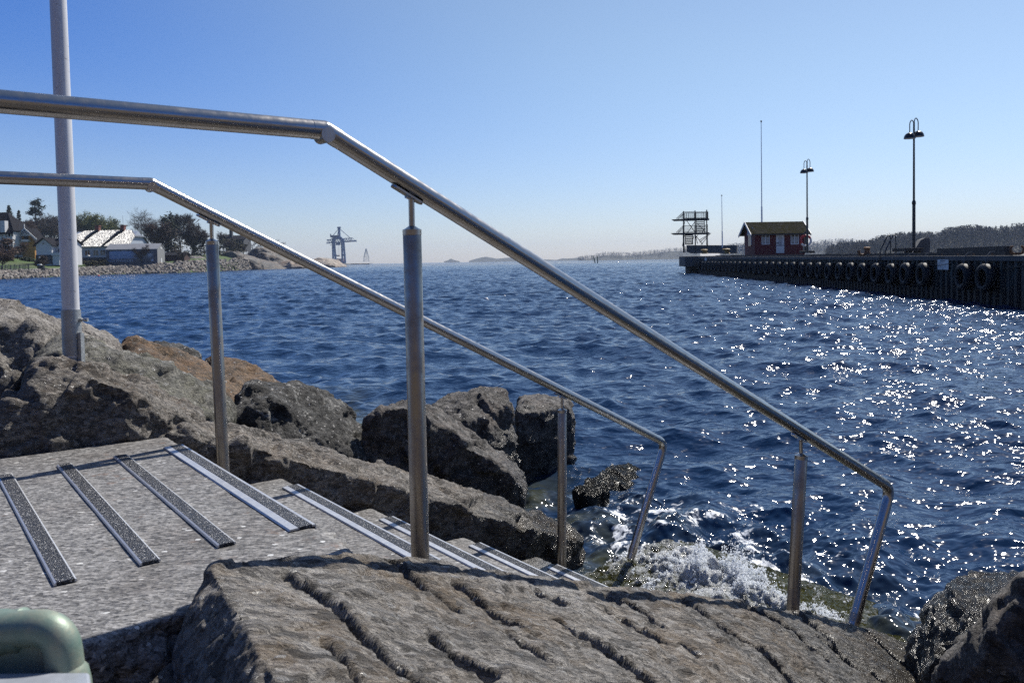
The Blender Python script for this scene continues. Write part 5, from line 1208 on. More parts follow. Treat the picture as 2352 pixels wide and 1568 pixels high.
def Hm(p, ytop): d = (p - EYEV) @ FW; base_y = PPY - F * ((p - EYEV) @ UP) / d; return (base_y - ytop) * d / F
def Wm(p, w): return w * ((p - EYEV) @ FW) / F
def bt(label, x, y, ytop, spread, seed, extra=0, **k): p = spot(x, y, extra); return bare_tree(label, p, Hm(p, ytop), spread, seed, **k)
def ct(label, x, y, ytop, w, seed, mat, shape, extra=0, **k): p = spot(x, y, extra); return clump_tree(label, p, Hm(p, ytop), Wm(p, w), seed, mat, shape, **k)
ct('tall dark spruce left of the broad pine', 25, 575, 469, 34, 41, 'needle', 'spruce', 60, n=1700, leaf=.55)
ct('smaller pointed spruce between the tall spruce and the pine', 47, 575, 481, 24, 42, 'needle', 'spruce', 58, n=1200, leaf=.5)
ct('broad dark pine, tallest of the trees left of the mast', 85, 575, 457, 54, 43, 'needle', 'pine', 55, n=1900, leaf=.6)
bt('bare tree with fine twigs at the left edge of the skyline', 4, 575, 487, .62, 44, 62, dens=1.0)
bt('bare tree left of the chalet, in front of the spruces', 30, 580, 508, .7, 45, 45, mat='twig_red', dens=1.25)
bt('brown bare tree right of the chalet, below the pine', 72, 582, 500, .7, 46, 45, mat='twig_red', dens=1.3)
bt('wide bare tree behind the white cottage', 104, 580, 497, .75, 47, 45, dens=1.4)
bt('bare tree leaning over just left of the mast', 128, 580, 487, .8, 48, 42, dens=1.3)
bt('broad tree with fresh green buds right of the mast', 205, 580, 482, .8, 49, 45, dens=1.45, leaf='bud', mat='bud')
bt('bare tree between the mast and the budding tree', 178, 580, 505, .7, 50, 46, dens=1.2)
ct('small round evergreen above the roof ridge of the manor', 272, 560, 516, 24, 51, 'ever', 'round', 60, n=500, leaf=.5)
ct('small pointed evergreen left of the round one above the roof', 243, 560, 517, 16, 52, 'ever', 'spruce', 60, n=400, leaf=.5)
bt('tall weeping birch right of the manor', 344, 590, 473, .6, 53, 22, droop=.12, dens=1.2, tw=.03)
ct('broad dark evergreen right of the weeping birch', 387, 598, 491, 50, 54, 'ever', 'round', 22, n=1500, leaf=.55, trunk=.22)
bt('bare tree standing behind the broad evergreen', 412, 590, 487, .6, 55, 30, dens=1.4)
bt('bare brown tree in front of the broad evergreen', 380, 598, 505, .75, 56, 14, mat='twig_red', dens=1.5)
bt('round crowned bare tree left of the far handrail post', 440, 592, 509, .85, 57, 14, dens=1.5)
bt('small bare tree on the rubble bank, left of the far post', 421, 606, 568, .8, 58, 0, levels=4)
bt('small bare tree in front of the grey shed', 326, 611, 560, .8, 59, 0, levels=4, dens=1.2)
bt('small bare tree in front of the white cottage', 91, 620, 585, .85, 60, 0, levels=4, dens=1.4)
bt('spreading reddish bare bush at the left edge of the shore', 6, 620, 563, 1.0, 61, 0, mat='twig_red', levels=4, dens=1.7)
bt('reddish bare bush below the chalet', 40, 600, 553, 1.0, 62, 8, mat='twig_red', levels=4, dens=1.6)
bt('bare tree behind the far post, against the sky', 512, 580, 530, .8, 63, 35, dens=1.3)
bt('small bare tree right of the far post', 530, 590, 548, .8, 64, 10, levels=4, dens=1.4)
bt('low bare tree on the rocks beside the far handrail', 560, 588, 560, .9, 65, 16, levels=4, dens=1.3)
bt('twiggy bare tree on the crest above the grey dome', 630, 592, 548, .9, 66, 30, levels=4, dens=1.1)
def bush(label, x, y, ytop, w, seed, mat, extra=0, n=500): return ct(label, x, y, ytop, w, seed, mat, 'round', extra, n=n, leaf=.4, group='bushes on the left shore', name='bush', trunk=.05)
MT['scrub'] = simple('brown_scrub', (.060, .055, .026), .95, 0, .5, .5)
MT['gorse'] = simple('yellow_scrub', (.22, .16, .02), .95, 0, .5, .5)
bush('olive bush left of the far handrail post', 462, 592, 548, 52, 71, 'scrub', 18, 900)
bush('dark bush behind the far handrail post', 500, 592, 556, 46, 72, 'ever', 20, 700)
bush('brown bush on the slope right of the far post', 545, 590, 560, 44, 73, 'scrub', 30, 700)
bush('small yellow flowering bush on the slope', 530, 580, 571, 12, 74, 'gorse', 18, 160)
bush('brown hedge bush in front of the manor, left part', 212, 612, 598, 44, 75, 'scrub', 3, 500)
bush('brown hedge bush in front of the manor, beside the shed', 236, 612, 597, 26, 76, 'scrub', 3, 300)
bush('dark green bush between the cottage and the mast', 133, 612, 598, 40, 77, 'ever', 6, 400)
bush('dark bush below the chalet garden wall', 62, 605, 590, 40, 78, 'ever', 8, 400)
bush('dark scrub behind the tree trunks right of the shed', 405, 592, 562, 44, 79, 'scrub', 26, 700)
bush('dark scrub behind the round crowned tree', 448, 590, 556, 50, 80, 'ever', 32, 800)
bush('brown thicket between the chalet and the spruces', 40, 580, 512, 60, 83, 'twig_red', 58, 1100)
bush('brown thicket below the tall pine', 88, 580, 506, 66, 84, 'twig', 58, 1200)
bush('dark thicket left of the mast, above the cottage', 128, 580, 506, 50, 85, 'scrub', 56, 1800)
bush('dark thicket behind the manor chimneys', 225, 570, 512, 60, 86, 'scrub', 62, 600)
bush('brown thicket among the trunks of the broad evergreen', 395, 598, 520, 60, 87, 'twig', 26, 1000)
bush('brown thicket in front of the house at the left edge', 14, 604, 548, 64, 88, 'twig_red', 10, 1500)
bush('olive thicket in front of the crest villa', 532, 590, 548, 70, 89, 'scrub', 34, 1800)
bush('brown thicket on the crest right of the villa', 580, 590, 556, 60, 90, 'twig', 34, 1300)
bush('dark wood mass behind the cottage roof', 118, 580, 520, 70, 81, 'scrub', 60, 900)
bush('dark wood mass behind the chalet', 60, 580, 515, 80, 82, 'scrub', 66, 1000)

# buildings ---------------------------------------------------------
MT['wood_white'] = simple('white_boards', (.62, .63, .64), .6, 0, .06, 3)
MT['wood_blue'] = simple('pale_blue_boards', (.42, .47, .55), .6, 0, .06, 3)
MT['slate'] = simple('dark_slate', (.022, .022, .027), .9, 0, .3, 3)
MT['slate'].node_tree.nodes['Principled BSDF'].inputs['Specular IOR Level'].default_value = .05
MT['brick'] = simple('brick_red', (.22, .07, .05), .85, 0, .3, 4)
MT['stone_base'] = simple('dark_stone_base', (.06, .065, .075), .9, 0, .3, 2)
MT['ochre'] = simple('ochre_boards', (.52, .26, .06), .7, 0, .15, 3)
MT['zincgrey'] = simple('grey_cladding', (.27, .27, .265), .6, .1, .08, 1.5)
MT['zincroof'] = simple('grey_metal_roof', (.33, .33, .34), .5, .3, .08, 1.5)
MT['navy'] = simple('dark_cladding', (.075, .085, .11), .7, 0, .1, 1)
m = NT('glazed_tiles'); v = m.n('TexVoronoi', i_Vector=m.wpos((1.0, 1.0, 1.9)), i_Scale=9.0); cs = m.sep(v.outputs['Color'])
nv = m.n('NewGeometry'); sub = m.n('VectorMath', i_0=v.outputs['Color']); sub.operation = 'MULTIPLY_ADD'; sub.inputs[1].default_value = (1.45, .7, .6); sub.inputs[2].default_value = (.05, -.1, -.3)
scl = m.n('VectorMath', i_0=sub.outputs[0]); scl.operation = 'SCALE'; scl.inputs['Scale'].default_value = 1.0
ad = m.n('VectorMath', i_0=nv.outputs['Normal'], i_1=scl.outputs[0]); ad.operation = 'ADD'; nm = m.n('VectorMath', i_0=ad.outputs[0]); nm.operation = 'NORMALIZE'
m.set(Base_Color=(.10, .10, .11), Roughness=.36, Normal=nm.outputs[0]); m.b.inputs['Specular IOR Level'].default_value = .9; MT['tiles'] = m.m
def gable_house(o, W, D, Hw, Hr, mats, ov=.4, ridge='x', hip=0.0):
    wall, roof = mats; wb = MB()
    if ridge == 'x':
        wb.prism([(0, 0, -1), (0, D, -1), (0, D, Hw), (0, D / 2, Hr - .15), (0, 0, Hw)] if hip < .9 else [(0, 0, -1), (0, D, -1), (0, D, Hw), (0, 0, Hw)], (W, 0, 0))
        sl = (Hr - Hw) / (D / 2); rb = MB()
        for y0 in (-ov, D + ov):
            z0 = Hw - ov * sl; hipz = Hr - hip * (Hr - Hw)
            yh = D / 2 + (y0 - D / 2) * hip
            if hip: poly = [(-ov, y0, z0), (W + ov, y0, z0), (W + ov, yh, hipz), (W + ov - hip * D * .5, D / 2, Hr), (-ov + hip * D * .5, D / 2, Hr), (-ov, yh, hipz)]
            else: poly = [(-ov, y0, z0), (W + ov, y0, z0), (W + ov, D / 2, Hr), (-ov, D / 2, Hr)]
            rb.prism(poly, (0, 0, .18))
        if hip:
            for xx, s_ in ((W + ov, -1), (-ov, 1)):
                yh0 = D / 2 + (-ov - D / 2) * hip; yh1 = D / 2 + (D + ov - D / 2) * hip; hipz = Hr - hip * (Hr - Hw)
                rb.prism([(xx, yh0, hipz), (xx, yh1, hipz), (xx + s_ * hip * D * .5, D / 2, Hr)], (0, 0, .19))
    else:
        wb.prism([(0, 0, -1), (W, 0, -1), (W, 0, Hw), (W / 2, 0, Hr - .15), (0, 0, Hw)], (0, D, 0)); sl = (Hr - Hw) / (W / 2); rb = MB()
        for x0 in (-ov, W + ov): rb.prism([(x0, -ov, Hw - ov * sl), (x0, D + ov, Hw - ov * sl), (W / 2, D + ov, Hr), (W / 2, -ov, Hr)], (0, 0, .18))
    part('wall', wb, wall, o); return part('roof', rb, roof, o)
def at_px(x, y, d): q = P(x, y, d); return q
# manor with the glittering roof
d = shore_d(215) + 34; kp = d / F; yB = 603
x0 = h2(-60, 0)[0]; x1 = h2(1150, 0)[0]; q0 = P(x0, yB, d); W_ = (x1 - x0) * kp
YY = lambda y: (yB - y) * kp
rz = -.30
mn = thing('manor_house', 'long pale blue manor with a steep glittering tiled roof', 'house', q0, -.06)
rfm = gable_house(mn, W_, 11.5, YY(565.5), YY(530), (MT['wood_blue'], MT['tiles']), .5, 'x', .45)
for X, Y in ((345, 520), (850, 510)):
    xx = (h2(X, 0)[0] - x0) * kp; part('chimney', MB().box((xx, 5.7, YY(530)), (1.1, 1.1, 2.8)).box((xx, 5.7, YY(530) + 1.45), (1.35, 1.35, .2)), MT['brick'], rfm)
    part('fire_break', MB().bar((xx, 5.3, YY(530) + .15), (xx - 2.6 if X > 500 else xx - 2.4, -.2, YY(564)), .7, .35), MT['slate'], rfm)
for X in (185, 470, 660):
    xx = (h2(X, 0)[0] - x0) * kp; part('roof_light', MB().box((xx, 1.4, YY(559.5)), (.75, .9, .5)), MT['slate'], rfm)
part('base_wall', MB().box((W_ / 2, -.06, .2), (W_ + .1, .3, YY(592) + .8)), MT['stone_base'], mn)
for X in (150, 353, 518, 655):
    xx = (h2(X, 0)[0] - x0) * kp; window(xx - .75, xx + .75, YY(587.5), YY(575.5), mn, 0.0, True, None)
part('antenna', MB().bar(((h2(856, 0)[0] - x0) * kp, 5.7, YY(530)), ((h2(850, 0)[0] - x0) * kp, 5.7, YY(h2(0, 292)[1])), .06), MT['galv'], rfm)
# grey shed with mural
d = shore_d(300) + 9; kp = d / F; xs0, xs1 = h2(693, 0)[0], h2(1632, 0)[0]; yB = 611.5; q0 = P(xs0, yB, d); W_ = (xs1 - xs0) * kp; YY = lambda y: (yB - y) * kp
sd_ = thing('grey_shed', 'grey gabled shed with a large blue mural on its long side', 'shed', (q0[0], q0[1], q0[2]), .10)
gable_house(sd_, W_, 6.2, YY(574), YY(564.8) + .4, (MT['zincgrey'], MT['zincroof']), .12, 'x')
part('dark_cladding', MB().box((W_ / 2, -.05, (YY(575) - 1.2) / 2), (W_ + .02, .06, YY(575) + 1.2)), MT['navy'], sd_)
m = NT('mural_print'); g = m.n('TexCoord').outputs['Generated']; sp = m.sep(g); n = m.noise(m.n('Mapping', i_Vector=g).outputs[0], 5, 6, .7)
edge = m.math('ADD', sp[2], m.math('MULTIPLY', m.math('SUBTRACT', n, .5), .5))
c = m.ramp(edge, [(.0, (.03, .05, .11)), (.22, (.04, .07, .15)), (.26, (.13, .24, .46)), (.52, (.15, .28, .52)), (.55, (.10, .18, .34)), (.58, (.16, .30, .55)), (.93, (.15, .27, .52)), (.97, (.02, .03, .05))])
rt_ = m.rng(m.math('ADD', sp[0], m.math('MULTIPLY', n, .3)), .62, .85, 0, .85); c = m.mix(rt_, c, (.03, .055, .085)); m.set(Base_Color=c, Roughness=.4)
xa, xb = (h2(755, 0)[0] - xs0) * kp, (h2(1565, 0)[0] - xs0) * kp
mu = part('mural', MB().box(((xa + xb) / 2, -.10, (YY(576.5) + YY(601)) / 2), (xb - xa, .03, YY(576.5) - YY(601))), m.m, sd_)
MT['pale_ink'] = simple('pale_letters', (.45, .55, .68), .6, 0, .05)
o = link('lettering', text_mesh('OSNA STAVANGER', .80, MT['pale_ink']), None, mu); o.location = (xa + (xb - xa) * .235, -.13, YY(600)); o.rotation_euler = (pi / 2, 0, 0)
pn_b = MB()
for k, w in enumerate((1.2, 1.4, .9, 1.2)): pn_b.box((xb - 1.0, -.125, YY(584 + 2 * k)), (w, .01, .12))
pn_b.box((xb - .35, -.125, YY(599)), (.5, .01, .55)); part('caption', pn_b, MT['pale_ink'], mu)
rt_o = MB().box((W_ + .04, 3.1, .9), (.06, 1.1, 2.2)); part('door', rt_o, MT['wood_white'], sd_)
part('gable_sign', MB().box((W_ + .04, 3.1, YY(571)), (.05, 1.2, .45)), MT['white'], sd_)
# white cottage
d = shore_d(100) + 32; kp = d / F; xs0, xs1 = h1(637, 0)[0], h1(905, 0)[0]; yB = 600; q0 = P(xs0, yB, d); W_ = (xs1 - xs0) * kp; YY = lambda y: (yB - y) * kp
wc = thing('white_cottage', 'white wooden cottage with a gable towards the water, left of the mast', 'house', q0, .02)
gable_house(wc, W_, 9, YY(562), YY(547.5), (MT['wood_white'], MT['slate']), .5, 'y')
part('base_wall', MB().box((W_ / 2, -.08, .4), (W_ + .1, .3, YY(589) + 1)), MT['stone_base'], wc)
window(W_ * .5 - .45, W_ * .5 + .35, YY(h1(0, 908)[1]), YY(h1(0, 868)[1]), wc, 0, False, None)
ax_ = (h1(1110, 0)[0] - xs0) * kp
wg = MB(); wg.prism([(W_, 2, -1), (W_, 8.5, -1), (W_, 8.5, YY(562)), (W_, 5.2, YY(549) - .1), (W_, 2, YY(562))], (ax_ - W_, 0, 0)); part('side_wing', wg, MT['wood_white'], wc)
wr = MB()
for y0 in (1.6, 8.9): wr.prism([(W_ - .6, y0, YY(563)), (ax_ + .4, y0, YY(563)), (ax_ + .4, 5.2, YY(548)), (W_ / 2, 5.2, YY(548))], (0, 0, .18))
wro = part('roof', wr, MT['slate'], wc); xx = (h1(893, 0)[0] - xs0) * kp
part('chimney', MB().box((xx, 5.2, YY(547)), (1, 1, 2.4)), MT['brick'], wro)
for X in (960, 1040): xx = (h1(X, 0)[0] - xs0) * kp; window(xx - .45, xx + .45, YY(h1(0, 1045)[1]), YY(h1(0, 985)[1]), wc, 2.0, False, None)
bc = MB(); xA, xB = (h1(915, 0)[0] - xs0) * kp, (h1(1090, 0)[0] - xs0) * kp
bc.span((xA, -.6, YY(h1(0, 1100)[1])), (xB, 1.9, YY(h1(0, 1058)[1]))); bc.span((xA + .2, -.4, -1), (xB - .6, 1.8, YY(h1(0, 1105)[1]))); part('balcony', bc, MT['wood_white'], wc)
# ochre chalet
d = shore_d(62) + 62; kp = d / F; xs0, xs1 = h1(345, 0)[0], h1(610, 0)[0]; yB = 586; q0 = P(xs0, yB, d); W_ = (xs1 - xs0) * kp; YY = lambda y: (yB - y) * kp
ch_ = thing('ochre_chalet', 'ochre chalet with white lattice in its steep gable', 'house', q0, 0)
rfo = gable_house(ch_, W_, 4, YY(550), YY(526), (MT['ochre'], MT['slate']), .9, 'y')
bg_ = MB(); xm = W_ / 2; zt = YY(525.5)
for sx_ in (-1, 1):
    bg_.bar((xm, -1.0, zt), (xm + sx_ * (W_ / 2 + 1.2), -1.0, YY(552)), .35, .12, up=(0, 1, 0))
    for t in (.2, .4, .6): bg_.bar((xm + sx_ * t * W_ * .5, -1.02, zt - t * (zt - YY(541))), (xm + sx_ * (t - .35) * W_ * .5, -1.02, YY(541)), .16, .1, up=(0, 1, 0))
bg_.bar((xm - W_ * .36, -1.0, YY(541)), (xm + W_ * .36, -1.0, YY(541)), .25, .1, up=(0, 1, 0)); bg_.bar((xm, -1.0, zt - .2), (xm, -1.0, zt + 1.2), .18)
part('bargeboard', bg_, MT['white'], rfo)
bl = MB(); bl.span((W_ * .3, -1.3, YY(556)), (W_ * .75, -.1, YY(550.5))); part('balcony', bl, MT['white'], ch_)
part('window', MB().span((W_ * .33, -.12, YY(550)), (W_ * .6, .02, YY(542))), MT['glass'], ch_)
# house at the left edge
d = shore_d(20) + 66; kp = d / F; xs0, xs1 = -60, h1(228, 0)[0]; yB = 582; q0 = P(xs0, yB, d); W_ = (xs1 - xs0) * kp; YY = lambda y: (yB - y) * kp
lh = thing('dark_roofed_house', 'white house with a dark steep roof cut by the left edge', 'house', q0, 0)
rfo = gable_house(lh, W_, 9, YY(534), YY(488), (MT['wood_white'], MT['slate']), .5, 'x', .96)
xx = (h1(90, 0)[0] - xs0) * kp; part('chimney', MB().span((xx - .5, -.9, YY(535)), (xx + .7, .6, YY(h1(0, 505)[1]))), MT['wood_white'], rfo)
for X in (30, 150, 200): xx = (h1(X, 0)[0] - xs0) * kp; window(xx - .7, xx + .7, YY(545), YY(537), lh, 0, True, None)
# low barn behind the trees
d = shore_d(405) + 24; q0 = P(h3(640, 0)[0], 601, d); kp = d / F
bn = thing('dark_barn', 'dark red barn half hidden behind the trees right of the shed', 'barn', q0, .1); gable_house(bn, 46 * kp, 6, 14 * kp, 20 * kp, (simple('barn_boards', (.05, .018, .015), .8), MT['slate']), .4, 'x')
# villa on the crest
d = shore_d(545) + 62; q0 = P(h4(225, 0)[0], 572, d); kp = d / F
vl = thing('crest_villa', 'dark villa with a chimney on the crest right of the far post', 'house', q0, 0); r_ = gable_house(vl, (h4(480, 0)[0] - h4(225, 0)[0]) * kp, 10, 22 * kp, 31 * kp, (MT['stone_base'], MT['slate']), .5, 'x')
part('chimney', MB().box(((h4(275, 0)[0] - h4(225, 0)[0]) * kp, 3, 33 * kp), (6 * kp, 1.5, 24 * kp)), MT['stone_base'], r_)
# fence, garden wall, shore lamp, buoys
o = thing('shore_fence', 'dark railing along the shore path at the lower left', 'fence', spot(30, 622.5))
bp = land(30, 8.5)
fb = MB(); pts = [land(x, 8.2) for x in np.linspace(-8, h1(495, 0)[0], 22)]
for i, q in enumerate(pts): fb.bar(q - np.array([0, 0, .2]), q + np.array([0, 0, 1.25 + .12 * (i % 4 == 0)]), .09 + .06 * (i % 3 == 0))
part('post', fb, MT['dark_metal'], o, True)
fb = MB()
for a, b in zip(pts[:-1], pts[1:]):
    for hh_ in (.45, 1.05): fb.bar(a + np.array([0, 0, hh_]), b + np.array([0, 0, hh_]), .05)
part('rail', fb, MT['dark_metal'], o, True)
gw_ = MB(); a = spot(h1(240, 0)[0], h1(0, 1080)[1]); dg_ = (a - EYEV) @ FW; A0, A1 = P(*h1(240, 1080), dg_), P(*h1(635, 1040), dg_)
gw_.prism([A0 - np.array([0, 0, 1]), A1 - np.array([0, 0, 1]), A1 + np.array([0, 0, 34 / 4.35 / 1.74 * dg_ / F]), A0 + np.array([0, 0, 34 / 4.35 / 1.74 * dg_ / F])], (0, .3, 0)); solo('garden_wall', gw_, MT['wood_white'], 'low pale garden wall left of the white cottage', 'wall')
def shore_lamp(label, x, yb, yt):
    p = spot(x, yb); Hh = Hm(p, yt); o = thing('garden_lamp', label, 'lamp', p, 0, 'garden lamps on the left shore')
    part('pole', MB().tube([(0, 0, -.2), (0, 0, Hh - .3)], .05, 8), MT['dark_metal'], o); part('lamp_shade', MB().lathe([(.05, Hh - .35), (.42, Hh - .25), (.3, Hh - .05), (.02, Hh)], 12), MT['white'], o, smooth=True)
shore_lamp('white topped garden lamp in front of the manor', h2(352, 0)[0], 610, h2(0, 1045)[1])
shore_lamp('white topped garden lamp in front of the white cottage', h1(705, 0)[0], 612, h1(0, 1118)[1])
p = spot(h1(690, 0)[0], h1(0, 1360)[1]); k = Wm(p, 1)
o = thing('litter_bin', 'dark litter bin on the shore path below the white cottage', 'litter bin', p); part('bin', MB().lathe([(.45, -.1), (.5, 1.0), (.46, 1.0), (.42, .1)], 12).box((.6, 0, .5), (.5, .6, 1.1)), MT['dark_metal'], o); part('lid', MB().lathe([(.5, 1.0), (.4, 1.25), (.01, 1.3)], 12), MT['galv'], o)
path = MB(); n_ = 40
pa = [land(x, 8.4) for x in np.linspace(-120, 260, n_)]; pb_ = [land(x, 10.6) for x in np.linspace(-120, 260, n_)]
path.add([q + np.array([0, 0, .28]) for q in pa] + [q + np.array([0, 0, .28]) for q in pb_], [(i, i + 1, n_ + i + 1, n_ + i) for i in range(n_ - 1)]); tag(link('path', path.mesh('path'), simple('gravel_path', (.30, .285, .26), .9)), kind='structure')
MT['red_plastic'] = simple('red_plastic', (.62, .02, .02), .35, 0, .06, 4)
p = G(*h2(543, 1450)); r = 21 / 4.752 / 1.7415 * ((p - EYEV) @ FW) / F
o = thing('red_buoy', 'red round buoy floating off the left shore', 'buoy', p); part('float', MB().ball((0, 0, r * .45), r, 16, 10), MT['red_plastic'], o, smooth=True); part('eye', MB().tube([(0, 0, r * 1.4), (0, 0, r * 1.7)], r * .15, 8), MT['galv'], o)
p = G(1117, 691); r = 5.6 * ((p - EYEV) @ FW) / F
MT['white_plastic'] = simple('white_plastic', (.55, .56, .58), .45, 0, .06, 4)
o = thing('white_buoy', 'white round buoy floating in the middle of the bay', 'buoy', p); part('float', MB().ball((0, 0, r * .4), r, 16, 10), MT['white_plastic'], o, smooth=True); part('eye', MB().tube([(0, 0, r * 1.3), (0, 0, r * 1.6)], r * .15, 8), MT['galv'], o)
p = G(1367, 604); d = (p - EYEV) @ FW
MT['green_mark'] = simple('green_mark', (.01, .10, .06), .5, 0, .1)
for x_, tilt, lb in ((1366.0, -4.0, 'left of the two green spar marks in the fairway, leaning left'), (1371.0, .6, 'right of the two green spar marks in the fairway, upright')):
    q = P(x_ + 2, 604, d); t = P(x_ + tilt, 587.5, d); solo('spar_mark', MB().tube([q - np.array([0, 0, 1]), q * .5 + t * .5, t], [.3, .28, .22], 8), MT['green_mark'], lb, 'sea mark', 'green sea marks in the fairway', smooth=True)

# container crane -----------------------------------------------------------
dC = 1500.0; kC = dC / F / (7.126 * 1.7415); CB = P(*cz(700, 1385), dC); CB[2] = 2.5
MT['crane'] = simple('crane_blue', (.035, .115, .24), .6, 0, .15, .05)
MT['cont'] = simple('container_red', (.30, .05, .035), .7, 0, .35, .06)
cr = thing('container_crane', 'blue container crane on the quay across the bay', 'crane', CB)
def C(X, Y, dy=0.0): return ((X - 700) * kC, dy, (1385 - Y) * kC)
for k, (a, b, dy) in enumerate((((592, 1385), (590, 690), 0), ((855, 1350), (848, 770), 0), ((728, 1385), (690, 760), -18), ((990, 1375), (955, 740), -18))):
    part('leg', MB().bar(C(*a, dy), C(*b, dy), 3.6, 3.0), MT['crane'], cr)
for a, b, w_, h_ in ((C(590, 1148, 0), C(735, 1148, -18), 2.4, 3.4), (C(855, 1145, 0), C(990, 1145, -18), 2.4, 3.2), (C(728, 1360, -18), C(1000, 1358, -18), 2.4, 4.5)): part('cross_beam', MB().bar(a, b, w_, h_), MT['crane'], cr)
for dy, pl_ in ((-18, ((690, 760), (735, 680), (870, 645), (955, 740))), (0, ((590, 720), (625, 660), (800, 640), (850, 770)))):
    pt = MB()
    for a, b in zip(pl_[:-1], pl_[1:]): pt.bar(C(*a, dy), C(*b, dy), 3.2, 3.2)
    part('portal_arch', pt, MT['crane'], cr)
bo = MB()
for dy in (-6, -12):
    bo.bar(C(455, 710, dy), C(1180, 668, dy), .8); bo.bar(C(450, 812, dy), C(1290, 765 if dy == -12 else 740, dy), 1.3)
    for i in range(22):
        X = 455 + (1180 - 455) * i / 22; X2 = 455 + (1180 - 455) * (i + 1) / 22; t = (X - 455) / 725; yt, yb = 710 - 42 * t, 812 - 58 * t
        bo.bar(C(X, yt if i % 2 else yb, dy), C(X2, yb if i % 2 else yt, dy), .55)
bo.bar(C(1180, 668, -9), C(1260, 750, -9), .7); bo.bar(C(1200, 748, -9), C(1300, 775, -9), 1.2)
part('boom', bo, MT['crane'], cr)
mt_ = MB(); mt_.bar(C(818, 690, -9), C(808, 372, -9), 4.2, 3.4); mt_.box(C(808, 372, -9), (6, 4, 3)); part('mast', mt_, MT['crane'], cr)
st_ = MB()
for a, b in (((800, 400), (640, 585)), ((800, 410), (735, 680)), ((820, 400), (1110, 662)), ((655, 1000), (660, 790)), ((612, 1060), (668, 790)), ((880, 1130), (948, 800)), ((640, 660), (510, 720)), ((600, 640), (690, 700))): st_.bar(C(*a, -9), C(*b, -9), .9)
part('stay', st_, MT['crane'], cr)
part('machine_house', MB().span(C(580, 650, -14), C(805, 588, -4)).span(C(560, 640, -12), C(585, 548, -10)), simple('crane_house', (.05, .07, .12), .6), cr)
part('cabin', MB().span(C(715, 865, -12), C(830, 790, -6)).span(C(545, 868, -12), C(720, 855, -6)), MT['crane'], cr)
part('spreader', MB().span(C(725, 1185, -12), C(800, 1150, -6)).bar(C(765, 1160, -9), C(765, 800, -9), .3).bar(C(795, 1160, -9), C(795, 800, -9), .3), MT['rust'], cr)
rc = random.Random(3); cn = 0
for i, (X0, X1) in enumerate(((405, 520), (522, 600), (602, 715), (717, 845))):
    for j in range(3):
        a, b = C(X0, 1385 - j * 47, 14), C(X1 - 2, 1385 - (j + 1) * 47 + 2, 22); A_ = np.array(a) + CB; B_ = np.array(b) + CB
        mm = MB().span(A_, B_)
        solo('shipping_container', mm, MT['cont'], 'rust red shipping container, %s layer and %s column from the left under the crane' % (['bottom', 'middle', 'top'][j], ordn[i]), 'container', 'containers stacked under the crane', bevel=.1)
qm = MB(); qa, qb = P(*cz(-100, 1400), dC), P(*cz(1085, 1395), dC)
qm.prism([(qa[0], qa[1] - 30, -2), (qb[0], qb[1] - 30, -2), (qb[0], qb[1] - 30, 1.2), (qb[0] - 6, qb[1] - 26, 2.4), (qa[0], qa[1] - 30, 2.4)], (0, 120, 0)); solo('quay', qm, simple('quay_stone', (.13, .125, .10), .9, 0, .3, .05), 'low quay beneath the container crane', 'quay')
brk = [P(*cz(1060, 1425), dC), P(*cz(1700, 1425), dC)]; pts = [np.array([q[0], q[1], z]) for q in brk for z in (-1, 1.6)] + [np.array([q[0], q[1] + 14, z]) for q in brk for z in (-1, 1.6)]
rock('low stone breakwater right of the crane quay', pts, MT['bedrock_dark'], 1.6, .8, .15, 44, 2, cell=4.0, group='bedrock along the left shore', name='breakwater')
tm = MB(); q0 = P(*cz(1535, 1400), dC)
for a in np.linspace(0, 2 * pi, 8, endpoint=False): tm.tube([q0 + np.array([cos(a) * 5.5, sin(a) * 5.5, 0]), q0 + np.array([cos(a) * 4.6, sin(a) * 4.6, 9]), q0 + np.array([cos(a) * .6, sin(a) * .6, 24])], .28, 5)
solo('net_sculpture', tm, MT['galv'], 'slender conical frame on the breakwater right of the crane', 'frame')

# far hills and islands -------------------------------------------------------
MT['hill'] = simple('hill_ground', (.050, .050, .032), 1, 0, .4, .02)
m = NT('wood_crowns'); at_ = m.n('Attribute', attribute_name='tint'); n = m.noise(m.wpos(), .35, 3)
m.set(Base_Color=m.mix(.2, at_.outputs['Color'], m.mix(n, (.012, .012, .012), (.07, .06, .055))), Roughness=.95); MT['crowns'] = m.m
def ridge(name, prof, dist, depth, seed, amp=1.0, width_px=6, cover=0.0):
    xs = np.array([q[0] for q in prof]); ys = np.array([q[1] for q in prof]); n = max(40, int((xs[-1] - xs[0]) / width_px))
    px = np.linspace(xs[0], xs[-1], n); rows = [(-.55, 0.0), (-.42, .12), (-.28, .45), (-.12, .82), (0, 1.0), (.3, .7), (1, 0)]
    v = []; tops = []
    for x in px:
        y = float(np.interp(x, xs, ys)) + cover * F / dist; t = P(x, y, dist); Ht = max(.3, t[2]); di = ray(x, 600); di = di / np.linalg.norm(di[:2])
        tops.append((t, Ht, di))
        for o_, hh_ in rows: q = t + np.array([di[0], di[1], 0]) * depth * o_; v.append([q[0], q[1], Ht * hh_ - 1.5 * (hh_ == 0)])
    v = np.array(v); v[:, 2] += fbm(v * (3.0 / depth), 3, seed) * amp * .08 * v[:, 2]
    idx = np.arange(n * 7).reshape(n, 7); f = np.stack([idx[:-1, :-1], idx[1:, :-1], idx[1:, 1:], idx[:-1, 1:]], -1).reshape(-1, 4)
    tag(link(name, np_mesh(name, v, f), MT['hill']), kind='structure'); return v.reshape(n, 7, 3)
